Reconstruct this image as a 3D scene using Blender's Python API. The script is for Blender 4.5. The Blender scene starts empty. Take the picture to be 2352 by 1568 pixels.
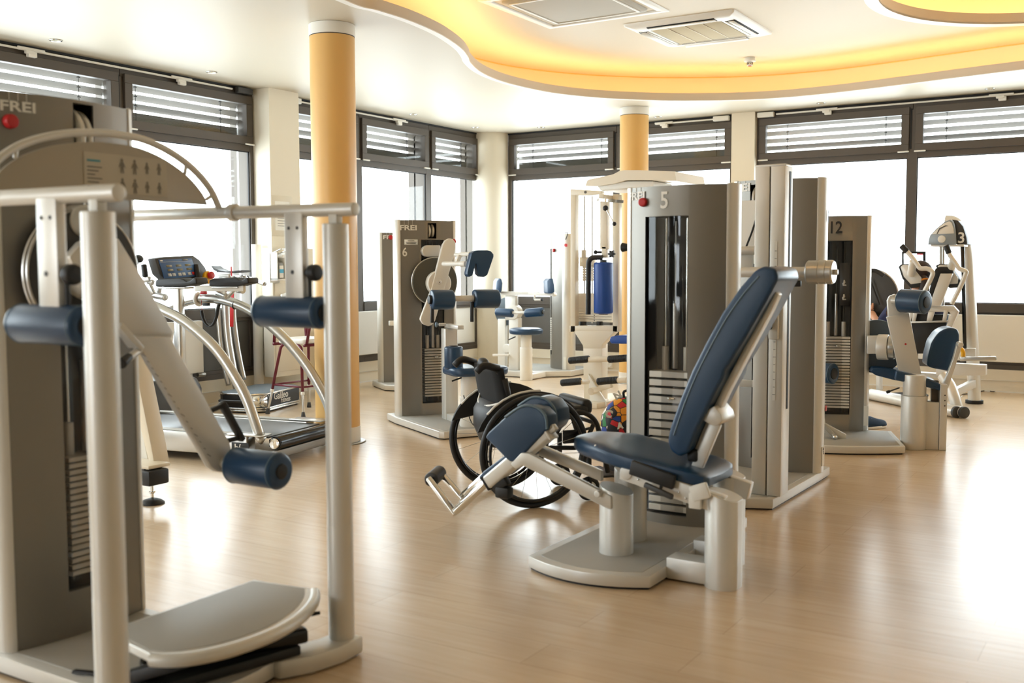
import bpy, bmesh, math, random
from mathutils import Vector as V, Matrix
random.seed(7)
PI = math.pi
SC = bpy.context.scene
COL = SC.collection

# ------------------------------------------------------------------ camera
IMW, IMH = 2352.0, 1568.0
FPX, PSI, TILT, ROLL, CAMH = 2376.0, math.radians(32.11), math.radians(4.05), .0033, 1.22
CF = V((-math.sin(PSI)*math.cos(TILT), math.cos(PSI)*math.cos(TILT), -math.sin(TILT)))
_r0 = V((math.cos(PSI), math.sin(PSI), 0)); _u0 = _r0.cross(CF)
CR = _r0*math.cos(ROLL) - _u0*math.sin(ROLL)
CU = _u0*math.cos(ROLL) + _r0*math.sin(ROLL)
CP = V((0, 0, CAMH))
def ray(x, y): return CF + CR*((x-IMW/2)/FPX) - CU*((y-IMH/2)/FPX)
# where a sight line of the photograph meets a real plane of the room
def pz(x, y, z):
    d = ray(x, y); return CP + d*((z-CP.z)/d.z)
def px(x, y, X):
    d = ray(x, y); return CP + d*((X-CP.x)/d.x)
def py(x, y, Y):
    d = ray(x, y); return CP + d*((Y-CP.y)/d.y)

# ------------------------------------------------------------------ materials
def lin(c):
    return c/12.92 if c <= .04045 else ((c+.055)/1.055)**2.4
def rgb(r, g, b): return (lin(r/255), lin(g/255), lin(b/255), 1)
def mat(name, col, rough=.5, metal=0., var=.04, scale=6., bump=0., bscale=200., coat=0., spec=None, emis=None, es=0.):
    m = bpy.data.materials.new(name); m.use_nodes = True
    nt = m.node_tree; N = nt.nodes; L = nt.links
    b = N['Principled BSDF']
    b.inputs['Roughness'].default_value = rough
    b.inputs['Metallic'].default_value = metal
    if coat:
        b.inputs['Coat Weight'].default_value = coat; b.inputs['Coat Roughness'].default_value = .15
    if spec is not None: b.inputs['Specular IOR Level'].default_value = spec
    tc = N.new('ShaderNodeTexCoord')
    nz = N.new('ShaderNodeTexNoise'); nz.inputs['Scale'].default_value = scale; nz.inputs['Detail'].default_value = 3
    L.new(tc.outputs['Object'], nz.inputs['Vector'])
    mx = N.new('ShaderNodeMix'); mx.data_type = 'RGBA'
    lo = [max(0, c*(1-var)) for c in col[:3]]+[1]; hi = [min(1, c*(1+var)) for c in col[:3]]+[1]
    mx.inputs[6].default_value = lo; mx.inputs[7].default_value = hi
    L.new(nz.outputs['Fac'], mx.inputs[0]); L.new(mx.outputs[2], b.inputs['Base Color'])
    if bump:
        n2 = N.new('ShaderNodeTexNoise'); n2.inputs['Scale'].default_value = bscale
        L.new(tc.outputs['Object'], n2.inputs['Vector'])
        bp = N.new('ShaderNodeBump'); bp.inputs['Strength'].default_value = bump; bp.inputs['Distance'].default_value = .002
        L.new(n2.outputs['Fac'], bp.inputs['Height']); L.new(bp.outputs['Normal'], b.inputs['Normal'])
    if emis:
        b.inputs['Emission Color'].default_value = emis; b.inputs['Emission Strength'].default_value = es
    return m

# ------------------------------------------------------------------ mesh builder
def fil(pts, r, k=5):
    """round the corners of a polyline"""
    P = [V(p) for p in pts]; out = [P[0]]
    for i in range(1, len(P)-1):
        a, b, c = P[i-1], P[i], P[i+1]
        u = (a-b); w = (c-b)
        rr = min(r, u.length*.48, w.length*.48)
        s = b+u.normalized()*rr; e = b+w.normalized()*rr
        for j in range(k+1):
            t = j/k
            out.append(s*(1-t)**2 + b*2*t*(1-t) + e*t*t)
    out.append(P[-1]); return out
def spline(pts, k=6, closed=False):
    """Catmull-Rom through points"""
    P = [V(p) for p in pts]; n = len(P); out = []
    rng = n if closed else n-1
    for i in range(rng):
        if closed: p0, p1, p2, p3 = P[(i-1) % n], P[i], P[(i+1) % n], P[(i+2) % n]
        else: p0, p1, p2, p3 = P[max(i-1, 0)], P[i], P[i+1], P[min(i+2, n-1)]
        for j in range(k):
            t = j/k
            out.append(.5*((2*p1)+(p2-p0)*t+(2*p0-5*p1+4*p2-p3)*t*t+(3*p1-p0-3*p2+p3)*t**3))
    if not closed: out.append(P[-1])
    return out
def arc(c, r, a0, a1, n, u=(1, 0, 0), v=(0, 0, 1)):
    c = V(c); u = V(u); v = V(v)
    return [c+u*(r*math.cos(math.radians(a0+(a1-a0)*i/n)))+v*(r*math.sin(math.radians(a0+(a1-a0)*i/n))) for i in range(n+1)]
def rrect(w, h, r, k=5):
    """rounded rectangle polygon centred on 0"""
    out = []
    for cx, cy, a in ((w/2-r, h/2-r, 0), (-w/2+r, h/2-r, 90), (-w/2+r, -h/2+r, 180), (w/2-r, -h/2+r, 270)):
        for j in range(k+1):
            t = math.radians(a+90*j/k); out.append((cx+r*math.cos(t), cy+r*math.sin(t)))
    return out

class MB:
    def __init__(s): s.bm = bmesh.new()
    def _add(s, b, M=None, bev=0, seg=2, ang=30):
        if bev > 0:
            bmesh.ops.recalc_face_normals(b, faces=b.faces)
            eds = [e for e in b.edges if len(e.link_faces) == 2 and e.calc_face_angle(0) > math.radians(ang)]
            bmesh.ops.bevel(b, geom=eds, offset=bev, segments=seg, profile=.5, affect='EDGES', clamp_overlap=True)
        if M is not None: b.transform(M)
        mp = {}
        for v in b.verts: mp[v] = s.bm.verts.new(v.co)
        for f in b.faces:
            try: s.bm.faces.new([mp[v] for v in f.verts])
            except ValueError: pass
        b.free(); return s
    def box(s, c, d, bev=.003, seg=2, rot=None):
        b = bmesh.new(); bmesh.ops.create_cube(b, size=1)
        b.transform(Matrix.Diagonal((d[0], d[1], d[2], 1)))
        M = Matrix.Translation(V(c))
        if rot is not None: M = M @ (rot if isinstance(rot, Matrix) else Matrix.Rotation(math.radians(rot), 4, 'Z'))
        return s._add(b, M, bev, seg)
    def bar(s, p0, p1, w, h, up=(0, 0, 1), bev=.003, seg=2, ext=0):
        """rectangular bar from p0 to p1: w across, h along up"""
        p0, p1 = V(p0), V(p1); d = (p1-p0); L = d.length; d.normalize()
        u = V(up); u = (u-d*u.dot(d)).normalized(); r = d.cross(u)
        M = Matrix.Translation((p0+p1)/2) @ Matrix((d, r, u)).transposed().to_4x4()
        b = bmesh.new(); bmesh.ops.create_cube(b, size=1)
        b.transform(Matrix.Diagonal((L+2*ext, w, h, 1)))
        return s._add(b, M, bev, seg)
    def prism(s, poly, o, u, v, d, bev=0, seg=2, ang=30, center=False):
        """polygon (a,b) in the plane o + a*u + b*v, pushed d along u x v"""
        o, u, v = V(o), V(u), V(v); w = u.cross(v).normalized()
        if center: o = o-w*(d/2)
        b = bmesh.new()
        lo = [b.verts.new(o+u*p[0]+v*p[1]) for p in poly]
        hi = [b.verts.new(o+u*p[0]+v*p[1]+w*d) for p in poly]
        n = len(poly)
        b.faces.new(list(reversed(lo))); b.faces.new(hi)
        for i in range(n): b.faces.new((lo[i], lo[(i+1) % n], hi[(i+1) % n], hi[i]))
        bmesh.ops.recalc_face_normals(b, faces=b.faces)
        return s._add(b, None, bev, seg, ang)
    def lathe(s, prof, p0, ax=(0, 0, 1), n=24, cap=True):
        """prof: (radius, height) pairs about the axis from p0"""
        p0, a = V(p0), V(ax).normalized()
        t = V((1, 0, 0)) if abs(a.x) < .9 else V((0, 1, 0))
        u = (t-a*t.dot(a)).normalized(); w = a.cross(u)
        b = bmesh.new(); rings = []
        for r, h in prof:
            if r < 1e-6: rings.append([b.verts.new(p0+a*h)])
            else: rings.append([b.verts.new(p0+a*h+(u*math.cos(2*PI*i/n)+w*math.sin(2*PI*i/n))*r) for i in range(n)])
        for A, B in zip(rings[:-1], rings[1:]):
            for i in range(n):
                q = [A[i % len(A)], A[(i+1) % len(A)], B[(i+1) % len(B)], B[i % len(B)]]
                q = list(dict.fromkeys(q))
                if len(q) > 2:
                    try: b.faces.new(q)
                    except ValueError: pass
        for R_, flip in ((rings[0], True), (rings[-1], False)):
            if cap and len(R_) > 2:
                b.faces.new(list(reversed(R_)) if flip else R_)
        bmesh.ops.recalc_face_normals(b, faces=b.faces)
        return s._add(b)
    def cyl(s, p0, p1, r, r2=None, bev=.003, n=24):
        p0, p1 = V(p0), V(p1); L = (p1-p0).length; r2 = r if r2 is None else r2
        bev = min(bev, L*.45, r*.9, r2*.9)
        k = 3 if bev > .002 else 1
        prof = [(0, 0)]
        for j in range(k+1):
            t = PI/2*j/k; prof.append((r-bev+bev*math.sin(t), bev-bev*math.cos(t)))
        for j in range(k+1):
            t = PI/2*j/k; prof.append((r2-bev+bev*math.cos(t), L-bev+bev*math.sin(t)))
        prof.append((0, L))
        return s.lathe(prof, p0, p1-p0, n)
    def ring(s, c, R, r, ax=(0, 0, 1), n=48, m=10, sx=1.):
        """torus; sx stretches the section along the axis"""
        prof = [(R+r*math.cos(2*PI*j/m), sx*r*math.sin(2*PI*j/m)) for j in range(m)]
        return s.lathe_closed(prof, c, ax, n)
    def lathe_closed(s, prof, c, ax, n=48):
        p0, a = V(c), V(ax).normalized()
        t = V((1, 0, 0)) if abs(a.x) < .9 else V((0, 1, 0))
        u = (t-a*t.dot(a)).normalized(); w = a.cross(u)
        b = bmesh.new()
        R_ = [[b.verts.new(p0+a*h+(u*math.cos(2*PI*i/n)+w*math.sin(2*PI*i/n))*r) for i in range(n)] for r, h in prof]
        m = len(prof)
        for j in range(m):
            for i in range(n):
                b.faces.new((R_[j][i], R_[j][(i+1) % n], R_[(j+1) % m][(i+1) % n], R_[(j+1) % m][i]))
        bmesh.ops.recalc_face_normals(b, faces=b.faces)
        return s._add(b)
    def tube(s, pts, r, n=12, closed=False, sec=None, up=None):
        """sweep a circle (or the polygon sec) along pts; r may be a list"""
        P = [V(p) for p in pts]; N = len(P)
        b = bmesh.new(); rings = []
        T = []
        for i in range(N):
            if closed: t = P[(i+1) % N]-P[(i-1) % N]
            else: t = P[min(i+1, N-1)]-P[max(i-1, 0)]
            T.append(t.normalized())
        if up is not None: u = V(up)
        else: u = V((0, 0, 1)) if abs(T[0].z) < .9 else V((1, 0, 0))
        for i in range(N):
            if up is not None: u = V(up)
            u = (u-T[i]*u.dot(T[i])).normalized(); w = T[i].cross(u)
            rr = r[i] if isinstance(r, (list, tuple)) else r
            if sec: rings.append([b.verts.new(P[i]+w*a*rr+u*c*rr) for a, c in sec])
            else: rings.append([b.verts.new(P[i]+(w*math.cos(2*PI*j/n)+u*math.sin(2*PI*j/n))*rr) for j in range(n)])
        m = len(rings[0])
        for i in range(N if closed else N-1):
            A, B = rings[i], rings[(i+1) % N]
            for j in range(m): b.faces.new((A[j], A[(j+1) % m], B[(j+1) % m], B[j]))
        if not closed:
            b.faces.new(list(reversed(rings[0]))); b.faces.new(rings[-1])
        bmesh.ops.recalc_face_normals(b, faces=b.faces)
        return s._add(b)
    def loft(s, secs, cap=True, closed=False):
        b = bmesh.new(); R_ = [[b.verts.new(V(p)) for p in q] for q in secs]; m = len(R_[0])
        k = len(R_)
        for i in range(k if closed else k-1):
            A, B = R_[i], R_[(i+1) % k]
            for j in range(m): b.faces.new((A[j], A[(j+1) % m], B[(j+1) % m], B[j]))
        if cap and not closed:
            b.faces.new(list(reversed(R_[0]))); b.faces.new(R_[-1])
        bmesh.ops.recalc_face_normals(b, faces=b.faces)
        return s._add(b)
    def quad(s, *p):
        s.bm.faces.new([s.bm.verts.new(V(q)) for q in p]); return s
    def ball(s, c, r, sx=1, sy=1, sz=1, n=16):
        b = bmesh.new(); bmesh.ops.create_uvsphere(b, u_segments=n, v_segments=max(6, n//2), radius=r)
        return s._add(b, Matrix.Translation(V(c)) @ Matrix.Diagonal((sx, sy, sz, 1)))
    def mesh(s, name, loc=None, ang=38):
        bm = s.bm
        if loc is not None: bmesh.ops.translate(bm, verts=bm.verts, vec=-V(loc))
        lim = math.radians(ang)
        for f in bm.faces: f.smooth = True
        for e in bm.edges:
            if len(e.link_faces) == 2 and e.calc_face_angle(0) > lim: e.smooth = False
        me = bpy.data.meshes.new(name); bm.to_mesh(me); bm.free()
        return me

def obj(name, mb, m, parent=None, loc=(0, 0, 0), ang=38):
    me = mb.mesh(name, loc, ang); me.materials.append(m)
    o = bpy.data.objects.new(name, me); COL.objects.link(o)
    if parent is None: o.location = loc
    else: o.parent = parent
    return o
def tag(o, label=None, cat=None, group=None, kind=None):
    if label: o['label'] = label
    if cat: o['category'] = cat
    if group: o['group'] = group
    if kind: o['kind'] = kind
    return o
def struct(name, mb, m, parent=None, loc=(0, 0, 0), ang=38):
    o = obj(name, mb, m, parent, loc, ang)
    if parent is None: o['kind'] = 'structure'
    return o
class Thing:
    """an Empty at the base of a thing; parts are given in room coordinates (rot None) or in its own frame (rot in degrees)"""
    def __init__(s, name, label, cat, loc, rot=None, group=None):
        s.o = bpy.data.objects.new(name, None); COL.objects.link(s.o)
        s.o.empty_display_size = .1
        s.o.location = loc; s.rot = rot
        if rot is not None: s.o.rotation_euler = (0, 0, math.radians(rot))
        tag(s.o, label, cat, group)
        s.m = Matrix.Translation(V(loc)) @ Matrix.Rotation(math.radians(rot or 0), 4, 'Z')
        s.mi = s.m.inverted()
        s.loc = V(loc)
    def part(s, name, mb, m, parent=None, label=None, ang=38):
        me = mb.mesh(name, s.loc if s.rot is None else None, ang); me.materials.append(m)
        o = bpy.data.objects.new(name, me); COL.objects.link(o); o.parent = parent or s.o
        if label: o['label'] = label
        return o
    # sight line x plane of the thing's own frame
    def q(s, x, y, ax, val):
        o = s.mi @ CP; d = s.mi.to_3x3() @ ray(x, y); i = 'xyz'.index(ax)
        return o+d*((val-o[i])/d[i])
    def text(s, name, txt, size, o, u, v, m, parent=None, depth=.001, bold=0., align='CENTER', sx=1.):
        me = text_mesh(name, txt, size, depth, bold, align, sx)
        u = V(u).normalized(); v = V(v).normalized(); w = u.cross(v)
        O = V(o)
        if s.rot is None: O = O-s.loc
        me.transform(Matrix.Translation(O) @ Matrix((u, v, w)).transposed().to_4x4())
        me.materials.append(m)
        ob = bpy.data.objects.new(name, me); COL.objects.link(ob); ob.parent = parent or s.o
        return ob
def text_mesh(name, txt, size, depth, bold=0., align='CENTER', sx=1.):
    cu = bpy.data.curves.new(name, 'FONT'); cu.body = txt; cu.size = size
    cu.align_x = align; cu.align_y = 'CENTER'; cu.extrude = depth; cu.offset = bold; cu.resolution_u = 3
    t = bpy.data.objects.new('tmp', cu); COL.objects.link(t)
    bpy.context.view_layer.update()
    dg = bpy.context.evaluated_depsgraph_get()
    me = bpy.data.meshes.new_from_object(t.evaluated_get(dg))
    bpy.data.objects.remove(t); bpy.data.curves.remove(cu)
    if sx != 1: me.transform(Matrix.Diagonal((sx, 1, 1, 1)))
    me.name = name
    return me
def dup(T, loc, rot=0., label=None, group=None):
    """copy a thing with its parts and sub-parts"""
    def cp(o, par):
        c = o.copy(); COL.objects.link(c)
        if par: c.parent = par
        for ch in o.children: cp(ch, c)
        return c
    src = T.o if isinstance(T, Thing) else T
    c = cp(src, None); c.location = loc; c.rotation_euler = (0, 0, math.radians(rot))
    if label: c['label'] = label
    if group: c['group'] = group
    return c
X, Y, Z = V((1, 0, 0)), V((0, 1, 0)), V((0, 0, 1))
# ------------------------------------------------------------------ the materials of the place
M_silver = mat('silver_powder_coat', rgb(222, 220, 214), .40, .35, .02, 3, .03, 900)
M_alu = mat('brushed_aluminium', rgb(200, 199, 195), .28, .85, .03, 8, .04, 600)
M_chrome = mat('chrome', rgb(225, 225, 222), .09, 1., .01)
M_grey = mat('anthracite_metal', rgb(142, 138, 131), .40, .65, .03, 2, .05, 1200)
M_grey2 = mat('platform_rubber_grey', rgb(176, 174, 167), .55, .1, .04, 8, .15, 500)
M_dgrey = mat('dark_grey_plastic', rgb(62, 62, 62), .45, 0, .05, 6, .06, 400)
M_black = mat('black_rubber', rgb(24, 23, 23), .5, 0, .1, 10, .08, 400)
M_blackm = mat('black_gloss', rgb(14, 14, 15), .18, 0, .1, 10)
M_navy = mat('navy_vinyl', rgb(31, 64, 97), .33, 0, .06, 5, .12, 700)
M_navyseam = mat('navy_vinyl_piping', rgb(96, 118, 134), .4, 0, .05)
M_blue = mat('bright_blue_vinyl', rgb(28, 74, 158), .38, 0, .06, 5, .1, 500)
M_white = mat('white_paint', rgb(235, 233, 226), .4, 0, .015, 3)
M_cream = mat('cream_enamel', rgb(228, 218, 198), .35, 0, .02, 3)
M_wall = mat('cream_wall_paint', rgb(232, 224, 206), .7, 0, .02, 2, .05, 150)
M_frame = mat('window_frame_umber', rgb(84, 76, 68), .45, .2, .03, 4, .04, 600)
M_panel = mat('spandrel_grey', rgb(98, 96, 92), .5, .15, .02, 2)
M_gasket_gap = mat('black_gasket', rgb(18, 17, 16), .6, 0, .05)
M_slat = mat('blind_slat_aluminium', rgb(124, 118, 110), .5, .1, .02, 3)
M_ochre = mat('ochre_column_paint', rgb(226, 180, 108), .38, 0, .03, 2, .03, 60)
M_red = mat('red_plastic', rgb(196, 34, 38), .35, 0, .03)
M_yellow = mat('yellow_plastic', rgb(236, 178, 30), .4, 0, .03)
M_maroon = mat('maroon_tube', rgb(104, 28, 46), .35, .1, .04)
M_paper = mat('paper_white', rgb(238, 236, 228), .7, 0, .02)
M_ink = mat('grey_ink', rgb(96, 92, 88), .7, 0, .02)
M_letter = mat('white_lettering', rgb(244, 243, 238), .5, 0, .01)
M_dletter = mat('black_lettering', rgb(38, 36, 34), .5, 0, .01)
M_plate = mat('weight_plate_grey', rgb(222, 218, 208), .42, .3, .03, 4)
M_ceil = mat('stretch_ceiling_gloss', rgb(204, 195, 176), .48, 0, .015, 1.2, 0, 1)
M_ceil2 = mat('matt_ceiling', rgb(214, 200, 174), .55, 0, .015, 1.2)
M_trimw = mat('ceiling_trim_white', rgb(240, 238, 232), .5, 0, .01)
M_fascia = mat('cove_fascia', rgb(206, 196, 180), .55, 0, .01)
M_glasspane = mat('smoked_guard', rgb(60, 58, 56), .08, 0, .02)
def _floor():
    m = bpy.data.materials.new('oak_vinyl_floor'); m.use_nodes = True
    nt = m.node_tree; N = nt.nodes; L = nt.links; b = N['Principled BSDF']
    tc = N.new('ShaderNodeTexCoord')
    br = N.new('ShaderNodeTexBrick'); br.offset = .37; br.inputs['Scale'].default_value = 1
    br.inputs['Brick Width'].default_value = 1.2; br.inputs['Row Height'].default_value = .19
    br.inputs['Mortar Size'].default_value = .0012; br.inputs['Bias'].default_value = 0
    br.inputs['Color1'].default_value = rgb(214, 188, 154); br.inputs['Color2'].default_value = rgb(208, 181, 146)
    br.inputs['Mortar'].default_value = rgb(186, 160, 128)
    L.new(tc.outputs['Object'], br.inputs['Vector'])
    mp = N.new('ShaderNodeMapping'); mp.inputs['Scale'].default_value = (2.2, 26, 1)
    L.new(tc.outputs['Object'], mp.inputs['Vector'])
    nz = N.new('ShaderNodeTexNoise'); nz.inputs['Scale'].default_value = 1.4; nz.inputs['Detail'].default_value = 6
    L.new(mp.outputs['Vector'], nz.inputs['Vector'])
    mx = N.new('ShaderNodeMix'); mx.data_type = 'RGBA'; mx.blend_type = 'SOFT_LIGHT'; mx.inputs[0].default_value = .35
    L.new(br.outputs['Color'], mx.inputs[6]); L.new(nz.outputs['Fac'], mx.inputs[7])
    hs = N.new('ShaderNodeHueSaturation'); hs.inputs['Saturation'].default_value = .95
    L.new(mx.outputs[2], hs.inputs['Color']); L.new(hs.outputs['Color'], b.inputs['Base Color'])
    b.inputs['Roughness'].default_value = .27
    b.inputs['Coat Weight'].default_value = .35; b.inputs['Coat Roughness'].default_value = .22
    return m
M_floor = _floor()
def schlick(nt, f0, k):
    N = nt.nodes; L = nt.links
    lw = N.new('ShaderNodeLayerWeight'); lw.inputs['Blend'].default_value = .5
    pw = N.new('ShaderNodeMath'); pw.operation = 'POWER'; pw.inputs[1].default_value = 5
    ma = N.new('ShaderNodeMath'); ma.operation = 'MULTIPLY_ADD'; ma.inputs[1].default_value = k; ma.inputs[2].default_value = f0
    L.new(lw.outputs['Facing'], pw.inputs[0]); L.new(pw.outputs[0], ma.inputs[0]); return ma
def _glass():
    m = bpy.data.materials.new('window_glass'); m.use_nodes = True
    nt = m.node_tree; N = nt.nodes; L = nt.links; N.clear()
    o = N.new('ShaderNodeOutputMaterial'); mx = N.new('ShaderNodeMixShader')
    t = N.new('ShaderNodeBsdfTransparent'); g = N.new('ShaderNodeBsdfGlossy')
    t.inputs['Color'].default_value = (.94, .96, .95, 1); g.inputs['Roughness'].default_value = .02
    f = schlick(nt, .03, .8)
    L.new(f.outputs[0], mx.inputs[0]); L.new(t.outputs[0], mx.inputs[1]); L.new(g.outputs[0], mx.inputs[2])
    L.new(mx.outputs[0], o.inputs[0]); return m
M_glass = _glass()
def _smoke():
    m = bpy.data.materials.new('clear_guard_panel'); m.use_nodes = True
    nt = m.node_tree; N = nt.nodes; L = nt.links; N.clear()
    o = N.new('ShaderNodeOutputMaterial'); mx = N.new('ShaderNodeMixShader')
    t = N.new('ShaderNodeBsdfTransparent'); g = N.new('ShaderNodeBsdfGlossy')
    t.inputs['Color'].default_value = (.8, .79, .78, 1); g.inputs['Roughness'].default_value = .04
    f = schlick(nt, .05, .9)
    L.new(f.outputs[0], mx.inputs[0]); L.new(t.outputs[0], mx.inputs[1]); L.new(g.outputs[0], mx.inputs[2])
    L.new(mx.outputs[0], o.inputs[0]); return m
M_guard = _smoke()
M_warm = mat('cove_led_strip', rgb(255, 190, 90), .5, 0, 0, emis=(1, .72, .36, 1), es=8.5)
# ------------------------------------------------------------------ the room
WA, WB, CZ, CZ2 = -7.236, 11.006, 2.89, 3.21       # window planes, soffit, raised ceiling
XR, YN = 4.6, -3.6                                  # the sides of the hall behind and beside the camera
m = MB(); m.box((-1.3, 3.7, -.05), (12.6, 15.4, .1), 0)
struct('floor', m, M_floor)
# walls: header and plinth bands around the glazing, pillars included
m = MB()
m.box((WA-.16, 3.7, .11), (.3, 15.0, .22), 0); m.box((WA-.2, 3.7, 3.3), (.3, 15.0, .84), 0)
m.box((WA-.16, -2.22, 1.55), (.3, 3.16, 2.7), 0)
m.box((-7.32, 7.205, 1.56), (.56, .39, 2.68), 0)
struct('wall_left', m, M_wall)
m = MB()
m.box((-1.3, WB+.16, .11), (12.2, .3, .22), 0); m.box((-1.3, WB+.2, 3.3), (12.2, .3, .84), 0)
m.box((-3.9, WB+.20, 1.56), (.26, .54, 2.68), 0)
m.box((3.7, WB+.16, 1.55), (2.4, .3, 2.7), 0)
struct('wall_far', m, M_wall)
m = MB(); m.cyl((-7.19, 10.96, .0), (-7.19, 10.96, 2.9), .235, n=40, bev=0)
tag(struct('trim_1', m, M_wall), 'rounded cream pillar in the corner between the two window walls')
m = MB(); m.box((XR+.1, 9.6, 1.8), (.2, 3.4, 3.6), 0); m.box((XR+.1, -2.9, 1.8), (.2, 1.8, 3.6), 0)
m.box((XR+.1, 3, .35), (.2, 12, .7), 0); m.box((XR+.1, 3, 3.1), (.2, 12, 1.3), 0); m.box((XR+.1, 3, 1.6), (.2, 12, 2), 0)
struct('wall_right', m, M_wall)
m = MB(); m.box((-1.3, YN-.1, .35), (12.2, .2, .7), 0); m.box((-1.3, YN-.1, 3.1), (12.2, .2, 1.3), 0)
m.box((-6.9, YN-.1, 1.6), (.7, .2, 2.2), 0); m.box((2.9, YN-.1, 1.6), (3.6, .2, 2.2), 0); m.box((-1.4, YN-.1, 1.6), (5.0, .2, 2.2), 0)  # gap left between these blocks is an unseen opening added for fill light
struct('wall_back', m, M_wall)
# skirting lines on the plinth
m = MB()
for z, t in ((.006, .012), (.115, .004)):
    m.box((WA+.0, 5.5, z), (.012, 10.6, t), 0)
struct('baseboard_left', m, M_white)
m = MB()
for z, t in ((.006, .012), (.115, .004)): m.box((-1.6, WB, z), (10.8, .012, t), 0)
struct('baseboard_far', m, M_white)

# soffit ceiling with the wavy opening
CRV = [(-4.359, 5.035), (-4.345, 5.32), (-4.345, 5.65), (-4.396, 6.02), (-4.47, 6.3), (-4.575, 6.598), (-4.70, 6.856), (-4.81, 7.05), (-4.95, 7.392),
       (-5.03, 7.746), (-5.045, 8.132), (-4.968, 8.663), (-4.739, 9.141), (-4.38, 9.56), (-4.033, 9.825), (-3.581, 10.06), (-3.129, 10.15), (-2.565, 10.12),
       (-1.879, 9.985), (-1.252, 9.86), (-.5, 9.75), (.6, 9.5), (1.9, 8.7), (2.7, 7.3), (2.6, 5.6), (1.6, 4.3), (.2, 3.6), (-1.6, 3.2), (-3.1, 3.3), (-4.1, 4.0)]
CURVE = [V((p.x, p.y, 0)) for p in spline([(a, b, 0) for a, b in CRV], 5, True)]
def offset(P, d):
    n = len(P); out = []
    for i in range(n):
        t = (P[(i+1) % n]-P[(i-1) % n]).normalized(); out.append(P[i]+V((-t.y, t.x, 0))*d)
    return out
_area = sum(CURVE[i].x*CURVE[(i+1) % len(CURVE)].y-CURVE[(i+1) % len(CURVE)].x*CURVE[i].y for i in range(len(CURVE)))
SGN = -1 if _area > 0 else 1                       # offset(+SGN*d) grows the opening
def sheet(outer, holes, z):
    b = bmesh.new(); eds = []
    for loop in [outer]+holes:
        vs = [b.verts.new((p[0], p[1], z)) for p in loop]
        for i in range(len(vs)): eds.append(b.edges.new((vs[i], vs[(i+1) % len(vs)])))
    bmesh.ops.triangle_fill(b, use_beauty=True, use_dissolve=False, edges=eds)
    for f in b.faces:
        if f.normal.z > 0: f.normal_flip()
    m = MB(); m._add(b); return m
RECT = [(-7.35, -3.6), (4.6, -3.6), (4.6, 11.1), (-7.35, 11.1)]
c2 = [(p.x, p.y) for p in offset(CURVE, SGN*.015)]
struct('ceiling', sheet(RECT, [c2], CZ), M_ceil)
RC, RR = (-.55, 8.28), 1.42
circ = lambda r, n=64: [(RC[0]+r*math.cos(2*PI*i/n), RC[1]+r*math.sin(2*PI*i/n)) for i in range(n)]
struct('ceiling.001', sheet([(-7.3, -3.5), (4.5, -3.5), (4.5, 11.05), (-7.3, 11.05)], [circ(RR-.05)], CZ2), M_ceil2)
m = MB(); m.box((-1.3, 3.7, 3.85), (12.6, 15.4, .1), 0); struct('ceiling.002', m, M_ceil2)  # unseen slab above both ceilings, added to block the sky
def ribbon(P, z0, z1, d0=0, d1=0):
    A = offset(P, SGN*d0); B = offset(P, SGN*d1); m = MB()
    m.loft([[V((a.x, a.y, z0)) for a in A], [V((a.x, a.y, z1)) for a in B]], cap=False)
    return m
def band(P, secs):
    """closed strip along P; secs: (outward offset, z) loop"""
    m = MB(); L = []
    for d, z in secs: L.append([V((a.x, a.y, z)) for a in offset(P, SGN*d)])
    m.loft(L, cap=False, closed=True); return m
tag(struct('trim_2', band(CURVE, [(0, CZ-.004), (0, CZ+.066), (.02, CZ+.066), (.02, CZ-.004)]), M_fascia), 'beige fascia edging the wavy ceiling opening')
tag(struct('trim_3', band(CURVE, [(.001, CZ-.010), (.001, CZ-.003), (.06, CZ-.003), (.06, CZ-.006)]), M_trimw), 'white lip along the wavy ceiling opening')
tag(struct('trim_4', ribbon(CURVE, CZ, CZ2-.002, .56, .56), M_ceil2), 'cove wall behind the wavy ceiling opening')
def seam():
    return band(CURVE, [(.545, CZ2-.008), (.545, CZ2-.001), (.56, CZ2-.001), (.56, CZ2-.008)])
tag(struct('trim_5', seam(), M_ochre), 'thin dark seam where cove wall meets raised ceiling')
# the warm light strip lying in the cove, hidden behind the fascia
led = obj('cove_light', band(CURVE, [(.10, CZ+.012), (.10, CZ+.036), (.13, CZ+.036), (.13, CZ+.012)]), M_warm)
tag(led, 'warm light strip glowing inside the wavy ceiling cove', 'light')
# round recess
def rring(prof, n=72):
    m = MB(); m.lathe_closed(prof, (RC[0], RC[1], 0), Z, n); return m
tag(struct('trim_6', rring([(RR, CZ2-.012), (RR, CZ2+.004), (RR-.1, CZ2+.004), (RR-.1, CZ2-.012)]), M_trimw), 'white ring around the round ceiling recess')
tag(struct('trim_7', rring([(RR-.10, CZ2-.012), (RR-.10, CZ2+.075), (RR-.085, CZ2+.075), (RR-.085, CZ2-.008)]), M_fascia), 'beige fascia of the round ceiling recess')
m = MB(); m.lathe([(RR+.25, CZ2+.01), (RR+.25, CZ2+.33), (0, CZ2+.33)], (RC[0], RC[1], 0), Z, 72, False)
tag(struct('ceiling.003', m, M_ceil2), 'lit top of the round ceiling recess')
tag(obj('cove_light', rring([(RR-.05, CZ2+.02), (RR-.05, CZ2+.045), (RR-.02, CZ2+.045), (RR-.02, CZ2+.02)]), M_warm), 'warm light strip inside the round ceiling recess', 'light')

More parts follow.
